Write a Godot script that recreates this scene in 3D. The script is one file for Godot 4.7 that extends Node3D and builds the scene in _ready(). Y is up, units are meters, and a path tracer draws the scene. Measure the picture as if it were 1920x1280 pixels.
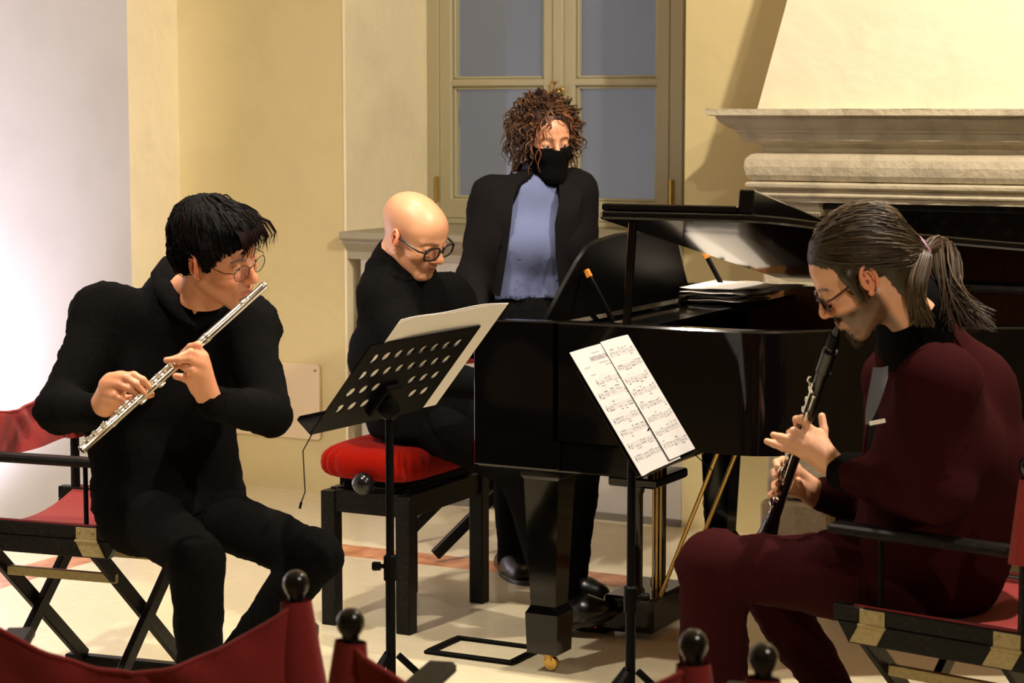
extends Node3D
# A chamber concert in a villa hall: flute, piano, clarinet, a page turner.
# World axes follow the room: +x along the window wall, -z towards it, y up, metres.

const FOCAL := 4000.0
const HORIZON := 205.0
const EYE := 1.62
const YAW := 0.479966
var pitch := atan((640.0 - HORIZON) / FOCAL)
var cam_basis := Basis(Vector3.UP, YAW) * Basis(Vector3.RIGHT, -pitch)
var rng := RandomNumberGenerator.new()
var used := {}
var M := {}

# ---------- placing ----------
func at(px: float, py: float, depth: float) -> Vector3:
	var d := cam_basis * Vector3((px - 960.0) / FOCAL, -(py - 640.0) / FOCAL, -1.0)
	var fw := Vector3(-sin(YAW), 0, -cos(YAW))
	return Vector3(0, EYE, 0) + d * (depth / d.dot(fw))

func side(x: float, y: float, t: float) -> Vector3:
	# right, up, towards the audience -> room axes
	return Vector3(cos(YAW) * x + sin(YAW) * t, y, -sin(YAW) * x + cos(YAW) * t)

func frame(forward: Vector3, up: Vector3) -> Basis:
	var z := forward.normalized()
	var x := up.cross(z).normalized()
	return Basis(x, z.cross(x).normalized(), z)

# ---------- mesh builder ----------
class MB:
	var v := PackedVector3Array()
	var n := PackedVector3Array()
	var c := PackedColorArray()
	var uv := PackedVector2Array()
	var ix := PackedInt32Array()
	var col := Color.WHITE

	func vert(p: Vector3, nn: Vector3, u := Vector2.ZERO) -> int:
		v.append(p); n.append(nn); c.append(col); uv.append(u)
		return v.size() - 1

	func tri_i(a: int, b: int, d: int) -> void:
		# clockwise seen from the side the normals point to
		var f := (v[b] - v[a]).cross(v[d] - v[a])
		if f.dot(n[a] + n[b] + n[d]) > 0.0:
			ix.append(a); ix.append(d); ix.append(b)
		else:
			ix.append(a); ix.append(b); ix.append(d)

	func quad(a: Vector3, b: Vector3, d: Vector3, e: Vector3, nn: Vector3) -> void:
		var i := vert(a, nn, Vector2(0, 0)); vert(b, nn, Vector2(1, 0)); vert(d, nn, Vector2(1, 1)); vert(e, nn, Vector2(0, 1))
		tri_i(i, i + 1, i + 2); tri_i(i, i + 2, i + 3)

	func poly(pts: PackedVector3Array, nn: Vector3) -> void:
		# convex fan
		var i := v.size()
		for p in pts: vert(p, nn)
		for k in range(1, pts.size() - 1): tri_i(i, i + k, i + k + 1)

	func box(ctr: Vector3, size: Vector3, b := Basis.IDENTITY, bev := 0.0) -> void:
		var h := size * 0.5
		if bev <= 0.0:
			for ax in 3:
				for s in [-1.0, 1.0]:
					var nn := Vector3.ZERO; nn[ax] = s
					var u := Vector3.ZERO; u[(ax + 1) % 3] = h[(ax + 1) % 3]
					var w := Vector3.ZERO; w[(ax + 2) % 3] = h[(ax + 2) % 3]
					var o := Vector3.ZERO; o[ax] = s * h[ax]
					quad(ctr + b * (o - u - w), ctr + b * (o + u - w), ctr + b * (o + u + w), ctr + b * (o - u + w), b * nn)
			return
		var g := h - Vector3.ONE * minf(bev, minf(h.x, minf(h.y, h.z)) * 0.9)
		var bv := h - g
		for ax in 3:
			var a1 := (ax + 1) % 3
			var a2 := (ax + 2) % 3
			for s in [-1.0, 1.0]:
				var nn := Vector3.ZERO; nn[ax] = s
				var u := Vector3.ZERO; u[a1] = g[a1]
				var w := Vector3.ZERO; w[a2] = g[a2]
				var o := Vector3.ZERO; o[ax] = s * h[ax]
				quad(ctr + b * (o - u - w), ctr + b * (o + u - w), ctr + b * (o + u + w), ctr + b * (o - u + w), b * nn)
			for s1 in [-1.0, 1.0]:
				for s2 in [-1.0, 1.0]:
					# edge along ax between faces a1 and a2
					var p := Vector3.ZERO; p[a1] = s1 * h[a1]; p[a2] = s2 * g[a2]
					var q := Vector3.ZERO; q[a1] = s1 * g[a1]; q[a2] = s2 * h[a2]
					var l := Vector3.ZERO; l[ax] = g[ax]
					var nn := Vector3.ZERO; nn[a1] = s1; nn[a2] = s2
					quad(ctr + b * (p - l), ctr + b * (p + l), ctr + b * (q + l), ctr + b * (q - l), b * nn.normalized())
		for sx in [-1.0, 1.0]:
			for sy in [-1.0, 1.0]:
				for sz in [-1.0, 1.0]:
					var s := Vector3(sx, sy, sz)
					var k := s * g
					poly(PackedVector3Array([ctr + b * (k + Vector3(sx * bv.x, 0, 0)), ctr + b * (k + Vector3(0, sy * bv.y, 0)), ctr + b * (k + Vector3(0, 0, sz * bv.z))]), b * s.normalized())

	func bar(a: Vector3, b: Vector3, w: float, t: float, up := Vector3.UP, bev := 0.002) -> void:
		var z := (b - a).normalized()
		var x := up.cross(z)
		if x.length() < 0.01: x = Vector3.RIGHT.cross(z)
		x = x.normalized()
		box((a + b) * 0.5, Vector3(w, t, a.distance_to(b)), Basis(x, z.cross(x), z), bev)

	func tube(pts: PackedVector3Array, rad: Array, sides := 10, caps := true, flat := 1.0, flat_axis := Vector3.ZERO) -> void:
		var m := pts.size()
		var base := v.size()
		var pu := Vector3.ZERO
		for i in m:
			var t := (pts[mini(i + 1, m - 1)] - pts[maxi(i - 1, 0)]).normalized()
			if pu == Vector3.ZERO:
				pu = flat_axis if flat_axis != Vector3.ZERO else (Vector3.UP if absf(t.y) < 0.9 else Vector3.RIGHT)
			pu = (pu - t * pu.dot(t)).normalized()
			var w := t.cross(pu)
			var r: float = rad[mini(i, rad.size() - 1)]
			var slope := 0.0
			for k in sides:
				var a := TAU * k / sides
				var dirn := w * cos(a) + pu * sin(a) / maxf(flat, 0.2)
				vert(pts[i] + (w * cos(a) + pu * sin(a) * flat) * r, (dirn - t * slope).normalized())
		for i in m - 1:
			for k in sides:
				var a := base + i * sides + k
				var b := base + i * sides + (k + 1) % sides
				tri_i(a, b, b + sides); tri_i(a, b + sides, a + sides)
		if caps:
			for e in [0, m - 1]:
				var t := (pts[0] - pts[1]).normalized() if e == 0 else (pts[m - 1] - pts[m - 2]).normalized()
				var ring := PackedVector3Array()
				for k in sides: ring.append(v[base + e * sides + k])
				poly(ring, t)

	func lathe(o: Vector3, axis: Vector3, prof: Array, sides := 20) -> void:
		# prof: [[distance along axis, radius], ...]
		var z := axis.normalized()
		var x := (Vector3.UP if absf(z.y) < 0.9 else Vector3.RIGHT).cross(z).normalized()
		var y := z.cross(x)
		for i in prof.size() - 1:
			var p: Array = prof[i]
			var q: Array = prof[i + 1]
			var dl := Vector2(q[0] - p[0], q[1] - p[1])
			if dl.length() < 1e-7: continue
			var nl := Vector2(-dl.y, dl.x).normalized()
			# smooth with neighbours when the bend is mild
			var n0 := nl
			var n1 := nl
			if i > 0:
				var pp: Array = prof[i - 1]
				var d0 := Vector2(p[0] - pp[0], p[1] - pp[1])
				if d0.length() > 1e-7:
					var m0 := Vector2(-d0.y, d0.x).normalized()
					if m0.dot(nl) > 0.7: n0 = (m0 + nl).normalized()
			if i + 2 < prof.size():
				var qq: Array = prof[i + 2]
				var d1 := Vector2(qq[0] - q[0], qq[1] - q[1])
				if d1.length() > 1e-7:
					var m1 := Vector2(-d1.y, d1.x).normalized()
					if m1.dot(nl) > 0.7: n1 = (m1 + nl).normalized()
			var base := v.size()
			for k in sides + 1:
				var a := TAU * k / sides
				var rd := x * cos(a) + y * sin(a)
				vert(o + z * p[0] + rd * p[1], (rd * n0.y + z * n0.x).normalized() if n0.length() > 0 else rd)
				vert(o + z * q[0] + rd * q[1], (rd * n1.y + z * n1.x).normalized())
			for k in sides:
				var a := base + 2 * k
				if p[1] > 1e-6: tri_i(a, a + 1, a + 2)
				if q[1] > 1e-6: tri_i(a + 2, a + 1, a + 3)

	func ball(ctr: Vector3, r: float, sides := 16, sc := Vector3.ONE, b := Basis.IDENTITY) -> void:
		var rows := sides / 2
		var base := v.size()
		for i in rows + 1:
			var th := PI * i / rows
			for k in sides + 1:
				var a := TAU * k / sides
				var d := Vector3(sin(th) * cos(a), cos(th), sin(th) * sin(a))
				vert(ctr + b * (d * sc * r), (b * (d / sc)).normalized())
		for i in rows:
			for k in sides:
				var a := base + i * (sides + 1) + k
				if i > 0: tri_i(a, a + 1, a + sides + 2)
				if i < rows - 1: tri_i(a, a + sides + 2, a + sides + 1)

	func prism(pts: PackedVector2Array, lo: float, hi: float, t: Transform3D, bev := 0.0) -> void:
		# polygon in local xz, extruded along local y
		var q := pts.duplicate()
		if Geometry2D.is_polygon_clockwise(q): q.reverse()
		var m := q.size()
		var tris := Geometry2D.triangulate_polygon(q)
		var ins := q
		if bev > 0.0:
			ins = PackedVector2Array()
			for i in m:
				var e0 := (q[i] - q[(i + m - 1) % m]).normalized()
				var e1 := (q[(i + 1) % m] - q[i]).normalized()
				var nn := (Vector2(-e0.y, e0.x) + Vector2(-e1.y, e1.x))
				nn = nn / maxf(0.4, nn.length_squared() * 0.5)
				ins.append(q[i] + nn * bev)
		for s in 2:
			var y := hi if s == 1 else lo
			var nn := t.basis * (Vector3.UP if s == 1 else Vector3.DOWN)
			var i0 := v.size()
			for p in ins: vert(t * Vector3(p.x, y, p.y), nn, p)
			for k in range(0, tris.size(), 3): tri_i(i0 + tris[k], i0 + tris[k + 1], i0 + tris[k + 2])
		for i in m:
			var j := (i + 1) % m
			var e := (q[j] - q[i]).normalized()
			var out := Vector2(e.y, -e.x)
			var ep := (q[i] - q[(i + m - 1) % m]).normalized()
			var en := (q[(j + 1) % m] - q[j]).normalized()
			var o0 := out
			var o1 := out
			if ep.dot(e) > 0.8: o0 = (out + Vector2(ep.y, -ep.x)).normalized()
			if en.dot(e) > 0.8: o1 = (out + Vector2(en.y, -en.x)).normalized()
			var n0 := t.basis * Vector3(o0.x, 0, o0.y)
			var n1 := t.basis * Vector3(o1.x, 0, o1.y)
			var b0 := v.size()
			vert(t * Vector3(q[i].x, lo + bev, q[i].y), n0); vert(t * Vector3(q[j].x, lo + bev, q[j].y), n1)
			vert(t * Vector3(q[j].x, hi - bev, q[j].y), n1); vert(t * Vector3(q[i].x, hi - bev, q[i].y), n0)
			tri_i(b0, b0 + 1, b0 + 2); tri_i(b0, b0 + 2, b0 + 3)
			if bev > 0.0:
				for s in 2:
					var y := hi if s == 1 else lo
					var yb := hi - bev if s == 1 else lo + bev
					var up := Vector3.UP if s == 1 else Vector3.DOWN
					var c0 := v.size()
					vert(t * Vector3(q[i].x, yb, q[i].y), (n0 + t.basis * up).normalized()); vert(t * Vector3(q[j].x, yb, q[j].y), (n1 + t.basis * up).normalized())
					vert(t * Vector3(ins[j].x, y, ins[j].y), (n1 + t.basis * up).normalized()); vert(t * Vector3(ins[i].x, y, ins[i].y), (n0 + t.basis * up).normalized())
					tri_i(c0, c0 + 1, c0 + 2); tri_i(c0, c0 + 2, c0 + 3)

	func sheet(rows: Array, thick: float) -> void:
		# rows of points: a cloth or paper with two faces and edges
		var nr := rows.size()
		var nc: int = rows[0].size()
		var nrm := []
		for i in nr:
			var l := PackedVector3Array()
			for j in nc:
				var du: Vector3 = rows[i][mini(j + 1, nc - 1)] - rows[i][maxi(j - 1, 0)]
				var dv: Vector3 = rows[mini(i + 1, nr - 1)][j] - rows[maxi(i - 1, 0)][j]
				l.append(du.cross(dv).normalized())
			nrm.append(l)
		for s in [1.0, -1.0]:
			var base := v.size()
			for i in nr:
				for j in nc:
					vert(rows[i][j] + nrm[i][j] * thick * 0.5 * s, nrm[i][j] * s, Vector2(float(j) / (nc - 1), float(i) / (nr - 1)))
			for i in nr - 1:
				for j in nc - 1:
					var a := base + i * nc + j
					tri_i(a, a + 1, a + nc + 1); tri_i(a, a + nc + 1, a + nc)
		var rim := []
		for j in nc: rim.append([0, j])
		for i in range(1, nr): rim.append([i, nc - 1])
		for j in range(nc - 2, -1, -1): rim.append([nr - 1, j])
		for i in range(nr - 2, 0, -1): rim.append([i, 0])
		for k in rim.size():
			var a: Array = rim[k]
			var b: Array = rim[(k + 1) % rim.size()]
			var pa: Vector3 = rows[a[0]][a[1]]
			var pb: Vector3 = rows[b[0]][b[1]]
			var na: Vector3 = nrm[a[0]][a[1]] * thick * 0.5
			var nb: Vector3 = nrm[b[0]][b[1]] * thick * 0.5
			var nn := (pb - pa).cross(na).normalized()
			quad(pa - na, pb - nb, pb + nb, pa + na, nn if nn != Vector3.ZERO else Vector3.UP)

	func done() -> ArrayMesh:
		var arr := []
		arr.resize(Mesh.ARRAY_MAX)
		arr[Mesh.ARRAY_VERTEX] = v; arr[Mesh.ARRAY_NORMAL] = n; arr[Mesh.ARRAY_COLOR] = c; arr[Mesh.ARRAY_TEX_UV] = uv; arr[Mesh.ARRAY_INDEX] = ix
		var am := ArrayMesh.new()
		am.add_surface_from_arrays(Mesh.PRIMITIVE_TRIANGLES, arr)
		return am

# ---------- distance field, meshed as surface nets ----------
class Field:
	var o: Vector3
	var h: float
	var nx: int
	var ny: int
	var nz: int
	var d := PackedFloat32Array()

	func _init(lo: Vector3, hi: Vector3, cell: float) -> void:
		o = lo; h = cell
		nx = int((hi.x - lo.x) / h) + 2; ny = int((hi.y - lo.y) / h) + 2; nz = int((hi.z - lo.z) / h) + 2
		d.resize(nx * ny * nz); d.fill(1.0)

	func cap(a: Vector3, b: Vector3, ra: float, rb: float, k := 0.02, sub := false) -> void:
		var m := maxf(ra, rb) + k + h * 2.5
		var x0 := maxi(0, int((minf(a.x, b.x) - m - o.x) / h)); var x1 := mini(nx - 1, int((maxf(a.x, b.x) + m - o.x) / h) + 1)
		var y0 := maxi(0, int((minf(a.y, b.y) - m - o.y) / h)); var y1 := mini(ny - 1, int((maxf(a.y, b.y) + m - o.y) / h) + 1)
		var z0 := maxi(0, int((minf(a.z, b.z) - m - o.z) / h)); var z1 := mini(nz - 1, int((maxf(a.z, b.z) + m - o.z) / h) + 1)
		var ab := b - a
		var il := 1.0 / maxf(ab.length_squared(), 1e-9)
		var dr := rb - ra
		for z in range(z0, z1 + 1):
			for y in range(y0, y1 + 1):
				var i := (z * ny + y) * nx + x0
				var p := Vector3(o.x + x0 * h, o.y + y * h, o.z + z * h) - a
				for x in range(x0, x1 + 1):
					var t := clampf(p.dot(ab) * il, 0.0, 1.0)
					var e := (p - ab * t).length() - ra - dr * t
					if e < k + h * 2.5:
						var g := d[i]
						if sub:
							var q := maxf(k - absf(g + e), 0.0)
							d[i] = maxf(g, -e) + (q * q / (4.0 * k) if k > 0.0 else 0.0)
						else:
							var q := maxf(k - absf(g - e), 0.0)
							d[i] = minf(g, e) - (q * q / (4.0 * k) if k > 0.0 else 0.0)
					p.x += h
					i += 1

	func ell(c: Vector3, r: Vector3, k := 0.01, sub := false, b := Basis.IDENTITY) -> void:
		var m := maxf(r.x, maxf(r.y, r.z)) + k + h * 2.5
		var x0 := maxi(0, int((c.x - m - o.x) / h)); var x1 := mini(nx - 1, int((c.x + m - o.x) / h) + 1)
		var y0 := maxi(0, int((c.y - m - o.y) / h)); var y1 := mini(ny - 1, int((c.y + m - o.y) / h) + 1)
		var z0 := maxi(0, int((c.z - m - o.z) / h)); var z1 := mini(nz - 1, int((c.z + m - o.z) / h) + 1)
		var bt := b.transposed()
		var plain := b == Basis.IDENTITY
		var r2 := r * r
		for z in range(z0, z1 + 1):
			for y in range(y0, y1 + 1):
				var i := (z * ny + y) * nx + x0
				var p := Vector3(o.x + x0 * h, o.y + y * h, o.z + z * h) - c
				for x in range(x0, x1 + 1):
					var l := p if plain else bt * p
					var k0 := (l / r).length()
					var e := k0 * (k0 - 1.0) / maxf((l / r2).length(), 1e-6)
					if e < k + h * 2.5:
						var g := d[i]
						if sub:
							var q := maxf(k - absf(g + e), 0.0)
							d[i] = maxf(g, -e) + (q * q / (4.0 * k) if k > 0.0 else 0.0)
						else:
							var q := maxf(k - absf(g - e), 0.0)
							d[i] = minf(g, e) - (q * q / (4.0 * k) if k > 0.0 else 0.0)
					p.x += h
					i += 1

	func cut(pt: Vector3, nn: Vector3) -> void:
		# keep what lies on the side nn points away from
		for z in nz:
			for y in ny:
				var i := (z * ny + y) * nx
				var s := (Vector3(o.x, o.y + y * h, o.z + z * h) - pt).dot(nn)
				var st := h * nn.x
				for x in nx:
					if s > d[i]: d[i] = s
					s += st
					i += 1

	func reach(c: Vector3, dirn: Vector3, from := 0.04, to := 0.2) -> float:
		# distance from c to the surface along dirn, from outside inwards
		var t := to
		while t > from:
			var q := (c + dirn * t - o) / h
			var x := int(q.x + 0.5); var y := int(q.y + 0.5); var z := int(q.z + 0.5)
			if x >= 0 and y >= 0 and z >= 0 and x < nx and y < ny and z < nz:
				var e := d[(z * ny + y) * nx + x]
				if e < 0.0: return t - e * 0.0
			t -= h * 0.4
		return -1.0

	func mesh(mb: MB, t := Transform3D.IDENTITY, tint = null, rough: FastNoiseLite = null, amp := 0.0) -> void:
		var id := PackedInt32Array()
		id.resize(nx * ny * nz); id.fill(-1)
		var sy := nx
		var sz := nx * ny
		var off := [0, 1, sy, sy + 1, sz, sz + 1, sz + sy, sz + sy + 1]
		var lim := h * 1.8
		for z in nz - 1:
			for y in ny - 1:
				var i := (z * ny + y) * nx - 1
				for x in nx - 1:
					i += 1
					var d0 := d[i]
					if d0 > lim or d0 < -lim: continue
					var d1 := d[i + 1]; var d2 := d[i + sy]; var d3 := d[i + sy + 1]
					var d4 := d[i + sz]; var d5 := d[i + sz + 1]; var d6 := d[i + sz + sy]; var d7 := d[i + sz + sy + 1]
					var s := int(d0 < 0) + int(d1 < 0) + int(d2 < 0) + int(d3 < 0) + int(d4 < 0) + int(d5 < 0) + int(d6 < 0) + int(d7 < 0)
					if s == 0 or s == 8: continue
					var g := Vector3(d1 - d0 + d3 - d2 + d5 - d4 + d7 - d6, d2 - d0 + d3 - d1 + d6 - d4 + d7 - d5, d4 - d0 + d5 - d1 + d6 - d2 + d7 - d3)
					var mean := (d0 + d1 + d2 + d3 + d4 + d5 + d6 + d7) * 0.125
					var gl := maxf(g.length() * 0.25 / h, 0.2)
					var nn := g.normalized()
					var p := Vector3(o.x + (x + 0.5) * h, o.y + (y + 0.5) * h, o.z + (z + 0.5) * h)
					var mv := clampf(-mean / gl, -h, h)
					p += nn * mv
					if rough: p += nn * amp * rough.get_noise_3dv(p)
					if tint != null: mb.col = tint.call(p)
					id[i] = mb.vert(t * p, (t.basis * nn).normalized())
		for z in range(1, nz - 1):
			for y in range(1, ny - 1):
				var i := (z * ny + y) * nx
				for x in range(1, nx - 1):
					i += 1
					var e := d[i]
					if e > h * 1.5 or e < -h * 1.5: continue
					var neg := e < 0.0
					for ax in 3:
						var st := 1 if ax == 0 else (sy if ax == 1 else sz)
						if (d[i + st] < 0.0) == neg: continue
						var u := sy if ax == 0 else (sz if ax == 1 else 1)
						var w := sz if ax == 0 else (1 if ax == 1 else sy)
						var a := id[i]; var b := id[i - u]; var c2 := id[i - u - w]; var e2 := id[i - w]
						if a < 0 or b < 0 or c2 < 0 or e2 < 0: continue
						if neg:
							mb.ix.append(a); mb.ix.append(c2); mb.ix.append(b); mb.ix.append(a); mb.ix.append(e2); mb.ix.append(c2)
						else:
							mb.ix.append(a); mb.ix.append(b); mb.ix.append(c2); mb.ix.append(a); mb.ix.append(c2); mb.ix.append(e2)

# ---------- nodes ----------
func numbered(called: String) -> String:
	if not used.has(called):
		used[called] = 0
		return called
	used[called] += 1
	return "%s_%03d" % [called, used[called]]

func tag(o: Node, label: String, category: String, group := "") -> void:
	o.set_meta("label", label); o.set_meta("category", category)
	if group != "": o.set_meta("group", group)

func thing(called: String, label: String, category: String, base: Vector3, turn := 0.0, group := "") -> Node3D:
	var o := Node3D.new()
	o.name = numbered(called)
	add_child(o)
	o.position = base; o.rotation.y = turn
	tag(o, label, category, group)
	return o

func put(mb: MB, called: String, m: Material, parent: Node3D, world := false) -> MeshInstance3D:
	# world: the builder holds room coordinates; bring them into the parent's own frame
	if world and parent != self:
		var gt := Transform3D.IDENTITY
		var q: Node = parent
		while q != self and q is Node3D:
			gt = q.transform * gt
			q = q.get_parent()
		var inv := gt.affine_inverse()
		mb.v = inv * mb.v
		var ib := inv.basis
		for i in mb.n.size(): mb.n[i] = ib * mb.n[i]
	var o := MeshInstance3D.new()
	o.mesh = mb.done()
	o.material_override = m
	o.name = called
	parent.add_child(o, true)
	return o

func struct(mb: MB, called: String, m: Material, parent: Node3D = self) -> MeshInstance3D:
	var o := put(mb, called, m, parent)
	if parent == self: o.set_meta("kind", "structure")
	return o

func mat(c: Color, rough := 0.6, metal := 0.0) -> StandardMaterial3D:
	var m := StandardMaterial3D.new()
	m.albedo_color = c; m.roughness = rough; m.metallic = metal
	return m

func noise_tex(freq: float, ramp: Gradient, seed_ := 1, size := 512, bump := false, octaves := 4) -> NoiseTexture2D:
	var f := FastNoiseLite.new()
	f.noise_type = FastNoiseLite.TYPE_SIMPLEX_SMOOTH; f.frequency = freq; f.seed = seed_; f.fractal_octaves = octaves
	var t := NoiseTexture2D.new()
	t.width = size; t.height = size; t.seamless = true; t.noise = f
	if bump: t.as_normal_map = true; t.bump_strength = 4.0
	else: t.color_ramp = ramp
	return t

func ramp(cols: Array, at_: Array) -> Gradient:
	var g := Gradient.new()
	g.colors = PackedColorArray(cols); g.offsets = PackedFloat32Array(at_)
	return g

func patchy(base: Color, vary: float, freq: float, rough: float, scale: float, seed_: int, bump := 0.0) -> StandardMaterial3D:
	var m := mat(Color.WHITE, rough)
	m.albedo_texture = noise_tex(freq, ramp([base.darkened(vary), base, base.lightened(vary * 0.6)], [0.2, 0.5, 0.85]), seed_)
	m.uv1_triplanar = true; m.uv1_world_triplanar = true; m.uv1_scale = Vector3.ONE * scale
	if bump > 0.0:
		m.normal_enabled = true; m.normal_scale = bump
		m.normal_texture = noise_tex(freq * 4.0, null, seed_ + 7, 512, true)
	return m

func rgb(r: int, g: int, b: int) -> Color:
	return Color(r / 255.0, g / 255.0, b / 255.0)

# ---------- start ----------
func _ready() -> void:
	rng.seed = 20211
	# camera
	var cam := Camera3D.new()
	cam.name = "camera"
	add_child(cam)
	cam.transform = Transform3D(cam_basis, Vector3(0, EYE, 0))
	cam.fov = rad_to_deg(2.0 * atan(640.0 / FOCAL))
	cam.near = 0.05; cam.far = 60.0
	cam.current = true
	# the lens of the photograph: 75 mm, focused on the players
	var lens := CameraAttributesPhysical.new()
	lens.frustum_focal_length = 75.0; lens.frustum_focus_distance = 6.0; lens.exposure_aperture = 7.1
	lens.frustum_near = 0.05; lens.frustum_far = 60.0
	cam.attributes = lens
	# dusk outside the window
	var we := WorldEnvironment.new()
	we.name = "environment"
	var env := Environment.new()
	env.background_mode = Environment.BG_COLOR
	env.background_color = Color(0.268, 0.288, 0.325)
	env.background_energy_multiplier = 1.0
	env.tonemap_mode = Environment.TONE_MAPPER_LINEAR
	env.tonemap_exposure = 1.22
	env.sdfgi_enabled = true; env.ssao_enabled = true; env.ssil_enabled = true
	we.environment = env
	add_child(we)
	# lamps of the hall
	var warm := Color(1.0, 0.945, 0.88)
	ceiling_spot(Vector3(-3.5, 3.62, -3.3), Vector3(-4.0, 0.0, -4.5), warm, 7.0, 42.0, "round ceiling spotlight over the flute player")
	ceiling_spot(Vector3(-3.05, 3.62, -5.0), Vector3(-2.8, 0.0, -5.3), warm, 5.4, 40.0, "round ceiling spotlight over the piano keyboard")
	ceiling_spot(Vector3(-0.6, 3.6, -4.9), Vector3(-2.8, 0.4, -6.8), warm, 10.5, 75.0, "round ceiling spotlight near the plaster fireplace hood")
	ceiling_spot(Vector3(1.0, 3.62, -2.0), Vector3(-3.0, 1.0, -6.4), warm, 5.0, 52.0, "round ceiling spotlight over the audience chairs")
	materials()
	room()
	window_1()
	fireplace()
	piano()
	bench()
	chairs()
	stands()
	floor_bits()
	flutist()
	pianist()
	page_turner()
	clarinetist()

func ceiling_spot(p: Vector3, aim: Vector3, c: Color, e: float, cone: float, label: String) -> void:
	var t := thing("ceiling_spotlight", label, "spotlight", p, 0.0, "ceiling spotlights")
	var dirn := (aim - p).normalized()
	var b := MB.new()
	b.lathe(-dirn * 0.06, dirn, [[0.0, 0.0], [0.0, 0.05], [0.08, 0.075], [0.13, 0.08], [0.13, 0.07], [0.09, 0.06]], 20)
	put(b, "housing", mat(rgb(225, 222, 215), 0.5), t)
	b = MB.new()
	b.tube(PackedVector3Array([Vector3(0, 0.17, 0), -dirn * 0.05]), [0.012], 8)
	put(b, "bracket", mat(rgb(225, 222, 215), 0.5), t)
	b = MB.new()
	b.lathe(dirn * 0.055, dirn, [[0.0, 0.0], [0.0, 0.058]], 20)
	for i in b.n.size(): b.n[i] = dirn
	var g := mat(Color(1, 0.9, 0.7), 0.5)
	g.emission_enabled = true; g.emission = c; g.emission_energy_multiplier = 6.0
	put(b, "bulb_glass", g, t)
	var l := SpotLight3D.new()
	l.name = "spot_beam"
	t.add_child(l)
	l.position = dirn * 0.09
	l.basis = Basis.looking_at(dirn, Vector3.UP if absf(dirn.y) < 0.98 else Vector3.RIGHT)
	l.light_color = c; l.light_energy = e; l.light_size = 0.055
	l.spot_range = 14.0; l.spot_attenuation = 2.0; l.spot_angle = cone; l.spot_angle_attenuation = 0.6
	l.shadow_enabled = true

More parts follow.
